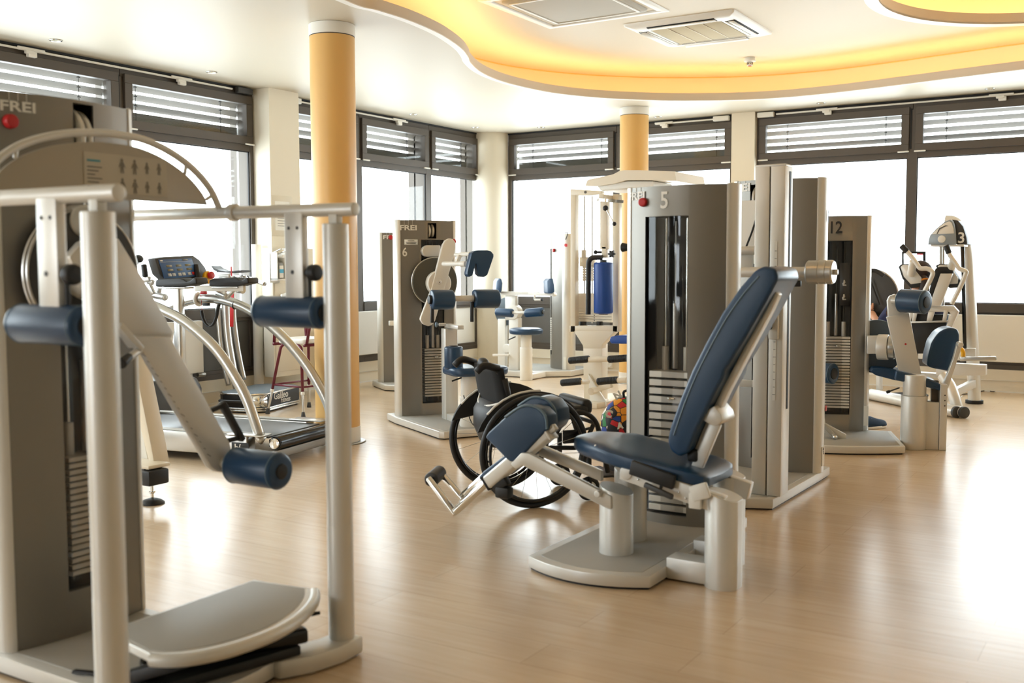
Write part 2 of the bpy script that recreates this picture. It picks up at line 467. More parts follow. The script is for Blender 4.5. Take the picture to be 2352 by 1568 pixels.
# ------------------------------------------------------------------ windows
class Wall:
    """a window plane: s runs along it, d is depth out of the room"""
    def __init__(s, side): s.side = side
    def p(s, u, z, d=0): return V((WA-d, u, z)) if s.side == 'A' else V((u, WB+d, z))
    def box(s, m, u0, u1, z0, z1, d0, d1, bev=.002):
        c = s.p((u0+u1)/2, (z0+z1)/2, (d0+d1)/2)
        m.box(c, (abs(d1-d0), abs(u1-u0), abs(z1-z0)) if s.side == 'A' else (abs(u1-u0), abs(d1-d0), abs(z1-z0)), bev, 1)
    def ring(s, m, u0, u1, z0, z1, w, d0, d1, bev=.002):
        s.box(m, u0, u1, z0, z0+w, d0, d1, bev); s.box(m, u0, u1, z1-w, z1, d0, d1, bev)
        s.box(m, u0, u0+w, z0+w, z1-w, d0, d1, bev); s.box(m, u1-w, u1, z0+w, z1-w, d0, d1, bev)
wn = 0
def window(wl, u0, u1, panel, slats=True, bz=2.46, lab=None, drop=0):
    """u0..u1 along the wall; panel: material of the low infill"""
    global wn; wn += 1
    W = Wall(wl); j = .045
    m = MB()
    W.box(m, u0, u1, 2.79, 2.872, .015, .08); W.box(m, u0-.002, u0+j, .22, 2.79, .015, .08, 0); W.box(m, u1-j, u1+.002, .22, 2.79, .015, .08, 0)
    W.box(m, u0+j, u1-j, 2.312, 2.40, .015, .08); W.box(m, u0+j, u1-j, .77, .862, .005, .09); W.box(m, u0+j, u1-j, .22, .27, .015, .08)
    W.box(m, u0, u1, 2.868, 2.90, .03, .09); W.box(m, u1-.022, u1+.022, .80, 2.9, .07, .30)
    f = struct('window_%d' % wn, m, M_frame)
    s = MB(); W.ring(s, u0+.028, u1-.028, 2.372, 2.815, .074, -.012, .05)
    struct('transom_sash', s, M_frame, f)
    g = MB(); W.box(g, u0+.09, u1-.09, 2.44, 2.75, .022, .028, 0); struct('transom_pane', g, M_glass, f)
    g = MB(); W.box(g, u0+j-.005, u1-j+.005, .855, 2.32, .04, .046, 0); struct('pane', g, M_glass, f)
    k = MB(); W.ring(k, u0+j, u1-j, .862, 2.312, .008, .03, .045, 0); W.box(k, u0, u1, 2.872, 2.889, .004, .05, 0); W.box(k, u1-.02, u1-.006, 2.40, 2.80, .008, .02, 0)  # last strip is the shadow gap beside the sash, laid in as black
    struct('gasket', k, M_gasket_gap, f)
    p = MB(); W.ring(p, u0+j, u1-j, .262, .78, .04, .02, .07); struct('spandrel_frame', p, M_frame, f)
    p = MB(); W.box(p, u0+j+.03, u1-j-.03, .29, .75, .04, .055, 0); struct('spandrel_panel', p, panel, f)
    for a in (u0+.022, u1-.022-.11):
        h = MB(); W.box(h, a, a+.11, 2.366, 2.38, -.03, -.012, .004); struct('hinge_cover', h, M_white, f)
    if slats:
        o = W.p((u0+u1)/2, 2.3, .2)
        b = Thing('venetian_blind', lab, 'blind', o, None, 'outside blinds over the transom windows')
        th = math.radians(32); w = .08; n = 0
        z = 2.80+.03
        sl = MB()
        while z > bz+.03:
            du, dz = w/2*math.cos(th), w/2*math.sin(th)
            # slats lean outwards and down, slightly crowned
            sec = [(-du, dz), (-du*.4, dz*.62), (du*.4, -dz*.2), (du, -dz), (du*.4, -dz*.2-.002), (-du*.4, dz*.62-.002)]
            A_ = [W.p(u0+.02, z+c, .2+a) for a, c in sec]; B_ = [W.p(u1-.02, z+c, .2+a) for a, c in sec]
            sl.loft([A_, B_]); z -= .078; n += 1
        b.part('slats', sl, M_slat)
        st = MB(); zz = bz+.01
        while zz > max(bz-drop, 2.30):
            W.box(st, u0+.05, u1-.05, zz-.006, zz, .165, .235, .002); zz -= .0085
        W.box(st, u0+.05, u1-.05, zz-.012, zz, .16, .24, .003)
        b.part('slat_stack', st, M_slat)
        L_ = u1-u0
        for fr in (.18, .82):
            c = MB(); a = u0+L_*fr
            c.tube([W.p(a, 2.9, .16), W.p(a, bz-drop, .16)], .003, 6); c.tube([W.p(a+.012, 2.9, .24), W.p(a+.012, bz-drop, .24)], .002, 6)
            zc = 2.83
            while zc > bz: W.box(c, a-.012, a+.012, zc-.004, zc+.006, .15, .17, .002); zc -= .078
            b.part('cord', c, M_dgrey)
        for a in (u0+.012, u1-.012):
            c = MB(); W.box(c, a-.01, a+.01, .86, 2.9, .19, .215, .002); b.part('guide_rail', c, M_alu)
    return f
window('A', -.64, .908, M_panel, False)
window('A', .912, 2.456, M_panel, False)
window('A', 2.46, 4.013, M_panel, False)
window('A', 4.017, 5.551, M_panel, True, 2.46, 'slatted blind at the left edge, above the arch-topped machine', .05)
window('A', 5.555, 7.01, M_panel, True, 2.53, 'slatted blind over the transom left of the pillar with the notice', .10)
window('A', 7.40, 8.515, M_panel, True, 2.53, 'slatted blind half hidden behind the nearer ochre column', .10)
window('A', 8.519, 9.750, M_panel, True, 2.53, 'slatted blind over the transom just right of the nearer ochre column', .10)
window('A', 9.754, 10.80, M_paper, True, 2.53, 'short slatted blind left of the rounded corner pillar', .10)
window('B', -6.96, -5.464, M_panel, True, 2.53, 'slatted blind right of the rounded corner pillar', .10)
window('B', -5.460, -4.03, M_panel, True, 2.53, 'slatted blind behind the farther ochre column', .10)
window('B', -3.77, -2.170, M_panel, True, 2.46, 'slatted blind right of the square cream pillar', .03)
window('B', -2.166, -.543, M_panel, True, 2.46, 'slatted blind at the top right edge of the view', .03)
window('B', -.539, 1.018, M_panel, False)
window('B', 1.022, 2.5, M_panel, False)

# opener rods above the transoms
def opener(lab, wl, s0, s1, arms, box_at, motor):
    W = Wall(wl); t = Thing('window_opener', lab, 'window opener', W.p(s0, 2.85, -.03), None, 'white opener rods over the transoms')
    r = MB(); W.box(r, s0, s1, 2.842, 2.858, -.040, -.024, .003); t.part('rod', r, M_white)
    for a in arms:
        b = MB(); W.box(b, a-.12, a+.10, 2.846, 2.866, -.052, -.036, .003); t.part('drive_arm', b, M_white)
        b = MB(); W.box(b, a-.035, a+.035, 2.80, 2.842, -.05, -.012, .004); W.box(b, a-.055, a+.02, 2.822, 2.848, -.056, -.02, .004); t.part('bracket', b, M_white)
    if box_at is not None:
        b = MB(); W.box(b, box_at-.09, box_at+.09, 2.825, 2.878, -.06, -.012, .005); t.part('motor_box', b, motor)
opener('white opener rod above the first left windows', 'A', 4.0, 6.72, (4.75, 6.15), 6.86, M_dgrey)
opener('white opener rod running behind the nearer ochre column', 'A', 7.5, 9.3, (8.1, 9.15), 7.50, M_white)
opener('short white opener rod behind the farther ochre column', 'B', -4.95, -4.2, (-4.83,), -4.16, M_white)
opener('long white opener rod at the upper right', 'B', -3.55, -.6, (-3.0, -1.35), -3.66, M_white)

# radiators in front of the low panels
def radiator(lab, wl, u0, u1, z0, z1, front):
    W = Wall(wl); t = Thing('flat_radiator', lab, 'radiator', W.p((u0+u1)/2, z0-.1, -.05))
    b = MB(); W.box(b, u0, u1, z0, z1, -front, -front+.05, .006); t.part('panel', b, M_white)
    b = MB(); W.box(b, u0+.01, u1-.01, z1-.006, z1+.004, -front+.003, -front+.047, .002); t.part('top_grille', b, M_white)
    for a in (u0+.12, u1-.12):
        b = MB(); b.tube(fil([W.p(a, z0+.01, -front+.025), W.p(a, z0-.055, -front+.025), W.p(a, z0-.055, .03)], .02), .009, 8); t.part('pipe', b, M_alu)
        b = MB(); W.box(b, a-.02, a+.02, z1-.12, z1-.06, -front+.05, .03, 0); t.part('wall_bracket', b, M_dgrey)
    b = MB(); b.cyl(W.p(u1-.05, z0-.02, -front+.025), W.p(u1+.03, z0-.02, -front+.025), .018); t.part('valve', b, M_alu)
radiator('cream flat radiator below the window behind the treadmill', 'A', 4.9, 6.27, .31, .765, .085)
radiator('white flat radiator right of the nearer ochre column', 'A', 8.0, 9.5, .31, .765, .115)
radiator('long white flat radiator at the far right window', 'B', -2.05, -.6, .30, .75, .075)

# round columns
def column(lab, x, y, r):
    t = Thing('round_column', lab, 'column', (x, y, 0))
    m = MB(); m.cyl((x, y, .11), (x, y, 2.815), r, bev=0, n=48); t.part('shaft', m, M_ochre)
    m = MB(); m.cyl((x, y, 2.812), (x, y, 2.889), r+.004, bev=.002, n=48); t.part('collar', m, M_white)
    m = MB(); m.lathe([(r-.002, 2.806), (r+.001, 2.806), (r+.001, 2.815), (r-.002, 2.815)], (x, y, 0), Z, 48); t.part('shadow_joint', m, M_frame)
    m = MB(); m.cyl((x, y, .008), (x, y, .115), r+.003, bev=.002, n=48); t.part('base_band', m, M_white)
    m = MB(); m.lathe([(r+.03, 0), (r+.04, .004), (r+.035, .008), (0, .008)], (x, y, 0), Z, 48); t.part('floor_ring', m, M_alu)
column('ochre round column beside the treadmill, nearer of the two', -4.90, 5.49, .155)
column('ochre round column behind machine five, farther of the two', -4.75, 10.0, .15)

# downlights
DL = [((128, 92), 'recessed downlight nearest the left edge of the view'), ((486, 165), 'recessed downlight above the blind left of the pillar'),
      ((949, 262), 'recessed downlight right of the nearer ochre column'), ((1092, 292), 'recessed downlight just left of the corner pillar'),
      ((1243, 292), 'recessed downlight just right of the corner pillar'), ((1511, 268), 'recessed downlight just right of the farther ochre column'),
      ((1886, 236), 'recessed downlight above the blind right of the square pillar'), ((2274, 203), 'recessed downlight nearest the right edge of the view')]
M_lens = mat('downlight_reflector', rgb(238, 232, 205), .2, .5, .02)
for (a, b), lab in DL:
    p = pz(a, b, CZ); t = Thing('downlight', lab, 'downlight', p, None, 'recessed ceiling downlights')
    m = MB(); m.lathe([(.032, 0), (.046, 0), (.047, -.003), (.044, -.006), (.036, -.005), (.032, 0)], p, Z, 24); t.part('bezel', m, M_chrome)
    m = MB(); m.lathe([(.034, -.002), (.02, -.001), (0, -.0005)], p, Z, 24); t.part('lens', m, M_lens)
# smoke detector
p = V((-3.40, 9.70, CZ2)); t = Thing('smoke_detector', 'white smoke detector on the raised ceiling', 'smoke detector', p)
m = MB(); m.lathe([(0, 0), (.05, 0), (.05, -.018), (.058, -.022), (.055, -.034), (.03, -.042), (0, -.042)], p, Z, 28); t.part('base', m, M_white)
m = MB()
for i in range(8):
    a = 2*PI*i/8; m.box(p+V((.026*math.cos(a), .026*math.sin(a), -.052)), (.006, .006, .024), .001, 1)
t.part('cage', m, M_dgrey)
m = MB(); m.cyl(p+V((0, 0, -.074)), p+V((0, 0, -.062)), .027); t.part('cap', m, M_white)
m = MB(); m.cyl(p+V((0, 0, -.078)), p+V((0, 0, -.073)), .016, bev=.001); t.part('sensor', m, M_red)
# air-conditioning cassette
def cassette():
    c = V((-3.345, 8.285, CZ2)); h = .475
    t = Thing('ceiling_cassette', 'white ceiling air conditioner with a tan intake grille', 'air conditioner', c, 0.)
    m = MB()
    out = rrect(2*h, 2*h, .02, 2); inn = rrect(.62, .62, .01, 2)
    n = len(out)
    L = [[V((a, b, 0)) for a, b in out], [V((a*.99, b*.99, -.018)) for a, b in out], [V((a*.84, b*.84, -.04)) for a, b in out],
         [V((a, b, -.04)) for a, b in inn], [V((a, b, -.03)) for a, b in inn]]
    m.loft(L, cap=False); t.part('frame', m, M_white)
    m = MB(); m.box((0, 0, -.036), (.60, .60, .006), .002)
    g = t.part('intake_grille', m, mat('intake_filter_tan', rgb(188, 172, 136), .7, 0, .05, 60))
    m = MB()
    for i in (-1, 0, 1): m.box((i*.15, 0, -.041), (.006, .60, .004), 0)
    t.part('rib', m, M_cream, g)
    for k in range(4):
        R_ = Matrix.Rotation(PI/2*k, 4, 'Z')
        m = MB(); m.box(R_ @ V((0, .372, -.0385)), (.58, .085, .006), .001, 1, R_); t.part('slot', m, M_gasket_gap)
        m = MB(); m.box(R_ @ V((0, .382, -.046)), (.57, .05, .008), .003, 1, R_ @ Matrix.Rotation(math.radians(-14 if k in (0, 1) else -4), 4, 'X')); t.part('louvre', m, M_white)
        m = MB(); m.box(R_ @ V((0, .338, -.043)), (.57, .018, .007), .003, 1, R_); t.part('louvre', m, M_white)
cassette()
def panel():
    c = V((-3.85, 7.06, CZ2)); t = Thing('ceiling_panel', 'flat cream square ceiling panel at the top edge, left of the air conditioner', 'ceiling panel', c, 0.)
    m = MB(); L = []
    for w, z in ((1.08, .002), (1.08, -.006), (.93, -.008), (.93, .03), (.90, .03)): L.append([V((a, b, z)) for a, b in rrect(w, w, .012, 2)])
    m.loft(L, cap=False); t.part('surround', m, M_trimw)
    m = MB(); m.loft([[V((a, b, z)) for a, b in rrect(w, w, r, 4)] for w, r, z in ((.84, .05, .03), (.84, .05, -.012), (.76, .03, -.018))]); t.part('cover', m, mat('panel_cover', rgb(186, 180, 166), .65, 0, .02))
    m = MB(); L = []
    for w, z in ((.74, -.017), (.74, -.024), (.70, -.024), (.70, -.017)): L.append([V((a, b, z)) for a, b in rrect(w, w, .006, 2)])
    m.loft(L, cap=False, closed=True); t.part('bead', m, M_white)
    m = MB(); m.box((0, 0, .034), (.95, .95, .006), 0); t.part('back', m, M_panel)
panel()
# ------------------------------------------------------------------ weight-stack towers
def tower(T, o, xd, yd, W=.555, H=1.6, sag=.06, D=.12, rim=.040, win=(-.14, .07, .09, 1.455), slot=None, logo=None, num=None, numm=None,
          red=None, plates=(.1, 16, .0378, .03), inner=True, z0=.055, nsize=.12, back=True, notice=None, tag_at=None):
    """o: middle of the front edge line on the floor, xd: along the face, yd: into the tower"""
    o = V(o); xd = V(xd).normalized(); yd = V(yd).normalized()
    P = lambda u, y, z: o+xd*u+yd*y+Z*z
    hw = W/2-rim
    bow = lambda u: -sag*(1-(u/hw)**2)
    us = sorted(set([-hw, hw]+[win[0], win[1]]+([slot[0], slot[1]] if slot else [])+[-hw+2*hw*i/12 for i in range(13)]))
    zs = sorted(set([z0, H, win[2], win[3]]+([slot[2], slot[3]] if slot else [])))
    m = MB(); b = bmesh.new(); G = {}
    for i, u in enumerate(us):
        for j, z in enumerate(zs): G[i, j] = b.verts.new(P(u, bow(u), z))
    def inhole(u, z):
        for h in (win, slot):
            if h and h[0] < u < h[1] and h[2] < z < h[3]: return True
        return False
    for i in range(len(us)-1):
        for j in range(len(zs)-1):
            if inhole((us[i]+us[i+1])/2, (zs[j]+zs[j+1])/2): continue
            b.faces.new((G[i, j], G[i+1, j], G[i+1, j+1], G[i, j+1]))
    # folded edges of the openings
    for h in (win, slot):
        if not h: continue
        uu = [u for u in us if h[0] <= u <= h[1]]
        for z, k in ((h[2], 1), (h[3], -1)):
            for a, c in zip(uu[:-1], uu[1:]):
                q = [b.verts.new(P(a, bow(a), z)), b.verts.new(P(c, bow(c), z)), b.verts.new(P(c, bow(c)+.022, z)), b.verts.new(P(a, bow(a)+.022, z))]
                b.faces.new(q)
        for u in (h[0], h[1]):
            q = [b.verts.new(P(u, bow(u), h[2])), b.verts.new(P(u, bow(u), h[3])), b.verts.new(P(u, bow(u)+.022, h[3])), b.verts.new(P(u, bow(u)+.022, h[2]))]
            b.faces.new(q)
    bmesh.ops.remove_doubles(b, verts=b.verts, dist=1e-5)
    m._add(b)
    # top and rear sheet
    top = [P(u, bow(u), H) for u in us]+[P(hw, D, H), P(-hw, D, H)]
    m.bm.faces.new([m.bm.verts.new(p) for p in top])
    if back: m.quad(P(-hw, D, z0), P(-hw, D, H), P(hw, D, H), P(hw, D, z0))
    hs = T.part('tower_housing', m, M_grey)
    for s in (-1, 1):
        m = MB(); c = s*(hw+rim*.5)
        sec = [(hw*s-s*.002, .002)]
        sec = []
        for k in range(9):
            t = math.radians(-90+180*k/8); sec.append((s*(hw+rim*.9*math.cos(t)), D/2+(D/2+.004)*math.sin(t)))
        sec.append((s*(hw-.004), D+.004)); sec.append((s*(hw-.004), -.004))
        poly = [(a, c2) for a, c2 in sec]
        m.prism(poly, P(0, 0, z0), xd, yd, (H-z0+.004) if xd.cross(yd).z > 0 else -(H-z0+.004), .004, 1, 50)
        T.part('side_profile', m, M_silver, hs)
    if inner:
        m = MB(); w0, w1, v0, v1 = win
        m.quad(P(w0, .10, v0), P(w1, .10, v0), P(w1, .10, v1), P(w0, .10, v1))
        for u in (w0, w1): m.quad(P(u, bow(u)+.01, v0), P(u, .10, v0), P(u, .10, v1), P(u, bow(u)+.01, v1))
        for z in (v0, v1): m.quad(P(w0, bow(w0)+.02, z), P(w1, bow(w1)+.02, z), P(w1, .1, z), P(w0, .1, z))
        T.part('stack_recess', m, M_black, hs)
        zb, n, pitch, th = plates; cu = (w0+w1)/2+.012; pw = (w1-w0)-.03
        zt = zb+n*pitch; first = None
        for i in range(n):
            if first is None:
                m = MB(); m.box((0, 0, 0), (pw, .09, min(th, pitch*.72)), .0012, 1)
                M_ = Matrix((xd, yd, Z)).transposed().to_4x4(); m.bm.transform(M_)
                ref = P(cu, bow(cu)+.062, zb+th/2)
                bmesh.ops.translate(m.bm, verts=m.bm.verts, vec=ref)
                first = T.part('weight_plate', m, M_plate, hs)
            else:
                c = first.copy(); COL.objects.link(c); c.parent = hs; c.location = (0, 0, pitch*i)
        m = MB(); m.tube([P(cu, bow(cu)+.02, zt-pitch*3.4), P(cu+.012, bow(cu)+.006, zt-pitch*3.4)], .006, 8); m.cyl(P(cu, bow(cu)+.02, zt-pitch*3.4), P(cu+.034, bow(cu)+.012, zt-pitch*3.4), .005); T.part('selector_pin', m, M_chrome, hs)
        for du in (-.28, .28):
            m = MB(); m.cyl(P(cu+du*pw, .045, v0+.01), P(cu+du*pw, .045, v1-.005), .008, bev=0, n=12); T.part('guide_rod', m, M_chrome, hs)
            m = MB(); m.cyl(P(cu+du*pw, .045, zt-.01), P(cu+du*pw, .045, zt+.10), .017, n=16); T.part('bushing', m, M_plate, hs)
        m = MB(); m.cyl(P(cu, .03, zt), P(cu, .03, zt+.30), .013, n=14); m.cyl(P(cu, .03, zt+.30), P(cu, .03, v1-.02), .004, n=8, bev=0); T.part('lift_rod', m, M_alu, hs)
        m = MB()
        du = (w1-w0)/10
        L_ = [[P(w0+du*i, bow(w0+du*i)+.014, v0) for i in range(11)], [P(w0+du*i, bow(w0+du*i)+.014, v1) for i in range(11)]]
        for i in range(10): m.quad(L_[0][i], L_[0][i+1], L_[1][i+1], L_[1][i])
        bmesh.ops.remove_doubles(m.bm, verts=m.bm.verts, dist=1e-5)
        T.part('clear_guard', m, M_guard, hs)
    def surf(u, z, e=.0012): return P(u, bow(u)-e, z)
    def tang(u):
        return (xd+yd*(2*sag*u/hw**2)).normalized()
    if logo:
        u, z, s = logo
        T.text('lettering', 'FREI', s, surf(u, z, .002), tang(u), Z, M_letter, hs, .0006, s*.028, 'CENTER', 1.4)
        for k in (-.35, 0.02, .38):
            m = MB(); m.box(surf(u+k*s*1.6, (z+s*.42+H)/2, .0012), (.0018, .0018, H-z-s*.45), 0); T.part('logo_line', m, M_silver, hs)
    if num:
        u, z, txt = num
        T.text('number', txt, nsize, surf(u, z, .002), tang(u), Z, numm or M_letter, hs, .0006, nsize*.015, 'CENTER', .86)
    if red:
        u, z, r = red
        m = MB(); m.cyl(surf(u, z, -.002), surf(u, z, .022), r, r*.92, .004); T.part('red_button', m, M_red, hs)
    if slot:
        u0, u1, a, c = slot; uc = (u0+u1)/2
        m = MB(); m.quad(P(u0, .09, a), P(u1, .09, a), P(u1, .09, c), P(u0, .09, c))
        for u in (u0, u1): m.quad(P(u, bow(u)+.01, a), P(u, .09, a), P(u, .09, c), P(u, bow(u)+.01, c))
        T.part('pulley_slot', m, M_black, hs)
        R_ = (c-a)*.5
        for du, rr in ((-.018, R_*.98), (.014, R_*.9)):
            m = MB(); q = P(uc+du, .04, (a+c)/2)
            m.cyl(q-xd*.008, q+xd*.008, rr*.98, bev=.004, n=36); m.cyl(q-xd*.011, q+xd*.011, rr*.3, bev=.002); T.part('pulley', m, M_plate, hs)
    if notice:
        u, z, w, h = notice
        m = MB(); m.prism([(-w/2, -h/2), (w/2, -h/2), (w/2, h/2), (-w/2, h/2)], surf(u, z), tang(u), Z, .001); n_ = T.part('notice_label', m, M_paper, hs)
        m = MB()
        for k, ww in ((.25, .5), (0, .8), (-.22, .7)): m.prism([(-w*ww/2, -.0025), (w*ww/2, -.0025), (w*ww/2, .0025), (-w*ww/2, .0025)], surf(u, z+k*h, .0026), tang(u), Z, .0006)
        T.part('print', m, M_ink, n_)
    if tag_at:
        s, z = tag_at
        q = P(s*(hw+rim*.9), D/2, z)
        m = MB(); m.box(q, (.05 if abs(yd.x) > .5 else .003, .05 if abs(yd.y) > .5 else .003, .11), .001, 1); n_ = T.part('type_plate', m, M_paper, hs)
        T.text('print', 'FREI', .022, q+xd*s*.0022+Z*.03, -yd*s if False else Z, yd*(-1), M_dletter, n_, .0004, .0006)
    return hs, P, bow

def platform(T, poly, z=.056, inset=.045, round_=.012):
    """low base plate: silver rim round an inset grey deck; poly counter-clockwise from above"""
    m = MB(); m.prism(poly, (0, 0, .008), X, Y, z-.008, .006, 2, 30); b = T.part('base_plate', m, M_silver)
    n = len(poly); c = V((sum(p[0] for p in poly)/n, sum(p[1] for p in poly)/n))
    pts = [V((p[0], p[1])) for p in poly]; ins = []
    for i in range(n):
        a, q, d = pts[i-1], pts[i], pts[(i+1) % n]
        e1 = (q-a).normalized(); e2 = (d-q).normalized(); n1 = V((-e1.y, e1.x)); n2 = V((-e2.y, e2.x))
        k = (n1+n2); k = k/max(.4, k.dot(n1)); ins.append(q+k*inset)
    m = MB(); m.prism([(p.x, p.y) for p in ins], (0, 0, z-.002), X, Y, .0035, .001, 1, 30); T.part('deck', m, M_grey2, b)
    m = MB(); m.prism([(c.x+(p.x-c.x)*.96, c.y+(p.y-c.y)*.96) for p in pts], (0, 0, 0), X, Y, .01); T.part('foot_pad', m, M_black, b)
    return b
def curve_front(x0, x1, y, sag, yb, n=10):
    """base outline with a bowed front edge at y and a straight rear at yb"""
    P = []
    for i in range(n+1):
        t = i/n; P.append((x0+(x1-x0)*t, y-sag*4*t*(1-t)))
    return P+[(x1, yb), (x0, yb)]
def roller(T, name, a, b, r, m, cap=.5, parent=None, capm=None):
    """padded roller between a and b with a black end cap"""
    a, b = V(a), V(b); d = (b-a).normalized()
    k = MB(); k.cyl(a, b, r, bev=.016, n=32); p = T.part(name, k, m, parent)
    for q, s in ((a, -1), (b, 1)):
        k = MB(); k.cyl(q-d*s*.004, q+d*s*.006, r*cap, bev=.004, n=24); T.part('end_cap', k, capm or M_black, p)
    for t in (.06, .94):
        k = MB(); k.ring(a+(b-a)*t, r-.001, .0025, d, 32, 6); T.part('seam', k, M_navyseam if m is M_navy else m, p)
    return p
# ------------------------------------------------------------------ machine 5: leg trainer in the middle of the view
def machine5():
    T = Thing('leg_trainer', 'leg trainer marked 5 with reclined navy seat and D-shaped shin pads', 'exercise machine', (-1.87, 4.1, 0))
    platform(T, curve_front(-2.145, -1.603, 3.535, .085, 4.62))
    tower(T, (-1.853, 4.36, 0), X, Y, .545, 1.585, .062, .12, win=(-.142, .074, .10, 1.450), logo=(-.200, 1.545, .050), num=(-.040, 1.517, '5'),
          red=(-.152, 1.516, .021), plates=(.11, 17, .0382, .0335), nsize=.105)
    # outrigger under the rear posts
    f = MB(); f.box((-1.50, 3.735, .05), (.21, .10, .085), .006); T.part('outrigger', f, M_silver)
    f = MB(); f.box((-1.52, 4.03, .05), (.19, .09, .085), .006); T.part('outrigger', f, M_silver)
    def post(x, y, r, h, sx, name='post'):
        # post with a slanted cap and one flat side
        sec = [(r*math.cos(2*PI*i/28), r*math.sin(2*PI*i/28)) for i in range(28)]
        sec = [(min(a, r*.86) if sx > 0 else a, c) for a, c in sec]
        lo = [V((x+a, y+c, .0 if name == 'rear_post' else .05)) for a, c in sec]; hi = [V((x+a, y+c, h-a*.27)) for a, c in sec]
        hi2 = [V((x+a*.97, y+c*.97, h-a*.27+.004)) for a, c in sec]
        m = MB(); m.loft([lo, hi, hi2]); T.part(name, m, M_silver)
    post(-1.388, 3.735, .073, .352, 1, 'rear_post'); post(-1.482, 4.03, .073, .375, 1, 'rear_post')
    post(-1.860, 3.765, .070, .318, 0); post(-1.905, 3.99, .070, .345, 0)
    # seat rails
    for y in (3.70, 3.995):
        m = MB(); dy = (y-3.70)
        m.bar((-1.80, y, .415), (-1.375, y, .322), .045, .072, Z, .005); T.part('seat_rail', m, M_silver)
    m = MB(); m.cyl((-1.775, 3.672, .408), (-1.775, 3.70, .408), .027); T.part('pivot_cap', m, M_silver)
    for y in (3.72, 3.96):
        m = MB(); m.bar((-1.79, y, .46), (-1.93, y, .497), .05, .02, Z, .004); T.part('seat_bracket', m, M_silver)
    # seat cushion: nose to the left, saddle dip, rounded tail
    st = [(-2.085, .03, .492, .475), (-2.075, .07, .512, .455), (-2.03, .115, .522, .437), (-1.96, .155, .520, .430), (-1.90, .19, .508, .428), (-1.84, .205, .494, .420),
          (-1.74, .205, .474, .408), (-1.62, .195, .455, .392), (-1.54, .185, .442, .382), (-1.49, .175, .432, .374), (-1.462, .16, .420, .372), (-1.45, .13, .405, .378)]
    m = MB(); S = []
    for x, h, zt, zb in st:
        sec = []
        for i in range(24):
            t = 2*PI*i/24; c, s = math.cos(t), math.sin(t)
            c = math.copysign(abs(c)**.5, c); s = math.copysign(abs(s)**.6, s)
            zz = (zt+zb)/2+s*(zt-zb)/2
            if s > 0: zz += .012*abs(c)**2*(1 if x > -1.95 else 0)
            sec.append(V((x, 3.865+c*h, zz)))
        S.append(sec)
    m.loft(S); seat = T.part('seat', m, M_navy)
    m = MB(); m.bar(py(1449, 1072, 3.655), py(1550, 1108, 3.655), .024, .058, Z, .006); T.part('seat_underside', m, M_black, seat)
    # backrest traced in its own upright plane
    sil = [(1533, 1012), (1540, 980), (1563, 915), (1590, 850), (1622, 786), (1660, 717), (1700, 660), (1735, 620), (1757, 610), (1782, 617), (1788, 640), (1760, 692), (1715, 772), (1676, 836),
           (1664, 852), (1662, 868), (1640, 908), (1602, 986), (1580, 1040), (1560, 1049), (1541, 1036)]
    q = [py(a, b, 3.74) for a, b in sil]
    m = MB(); m.prism([(p.x, p.z) for p in q], (0, 3.735, 0), X, Z, -.27, .020, 4, 12); back = T.part('backrest', m, M_navy)
    sm = [(1546, 1000), (1572, 925), (1598, 862), (1630, 798), (1668, 730), (1706, 676), (1742, 634)]
    m = MB(); m.tube(spline([py(a, b, 3.728)+V((0, .006, 0)) for a, b in sm], 4), .0035, 8); T.part('piping', m, M_navyseam, back)
    # support bar, hinge and strut behind it
    m = MB(); m.prism([(p.x, p.z) for p in [py(a, b, 3.80) for a, b in [(1586, 1055), (1612, 990), (1660, 890), (1764, 696), (1780, 668), (1788, 676), (1772, 712), (1672, 900), (1626, 1000), (1602, 1068)]]], (0, 3.80, 0), X, Z, -.05, .004); T.part('backrest_bar', m, M_silver)
    m = MB(); m.prism([(p.x, p.z) for p in [py(a, b, 3.76) for a, b in [(1618, 945), (1640, 932), (1655, 950), (1660, 966), (1650, 976), (1636, 978), (1612, 964)]]], (0, 3.76, 0), X, Z, -.14, .005); T.part('hinge_block', m, M_silver)
    m = MB(); m.bar(py(1645, 970, 3.80), py(1597, 1085, 3.80), .03, .045, X, .004); T.part('strut', m, M_silver)
    m = MB(); m.cyl(py(1628, 975, 3.86), py(1597, 1030, 3.86), .012); m.cyl(py(1597, 1030, 3.86), py(1590, 1050, 3.86), .02); T.part('gas_spring', m, M_alu)
    m = MB(); m.box(py(1594, 1045, 3.80), (.045, .05, .05), .012); T.part('adjuster', m, M_black)
    m = MB(); m.bar((-1.49, 3.655, .36), (-1.42, 3.655, .385), .02, .06, Z, .006); m.box((-1.475, 3.66, .335), (.05, .02, .06), .005); T.part('clamp_plate', m, M_white)
    m = MB(); m.bar(py(1480, 1112, 3.64), py(1546, 1142, 3.64), .02, .022, Z, .006); m.bar(py(1518, 1122, 3.66), py(1521, 1100, 3.66), .012, .012, X, .003); T.part('release_lever', m, M_dgrey)
    for a, b in ((1466, 1101), (1575, 1144), (1560, 1130)):
        m = MB(); p = py(a, b, 3.677); m.ball(p, .005); T.part('screw', m, M_chrome)
    # leg lever: two side arms, sleeve, chrome slide and foot bar
    m = MB(); m.prism([(p.x, p.z) for p in [py(a, b, 3.685) for a, b in [(1172, 1066), (1196, 1040), (1214, 1041), (1403, 1140), (1403, 1168), (1398, 1170), (1200, 1069), (1184, 1078)]]], (0, 3.685, 0), X, Z, -.028, .004); T.part('lever_arm', m, M_silver)
    m = MB(); m.prism([(p.x, p.z) for p in [py(a, b, 3.97) for a, b in [(1226, 1030), (1240, 1022), (1380, 1082), (1380, 1106), (1240, 1048)]]], (0, 3.97, 0), X, Z, -.028, .004); T.part('lever_arm', m, M_silver)
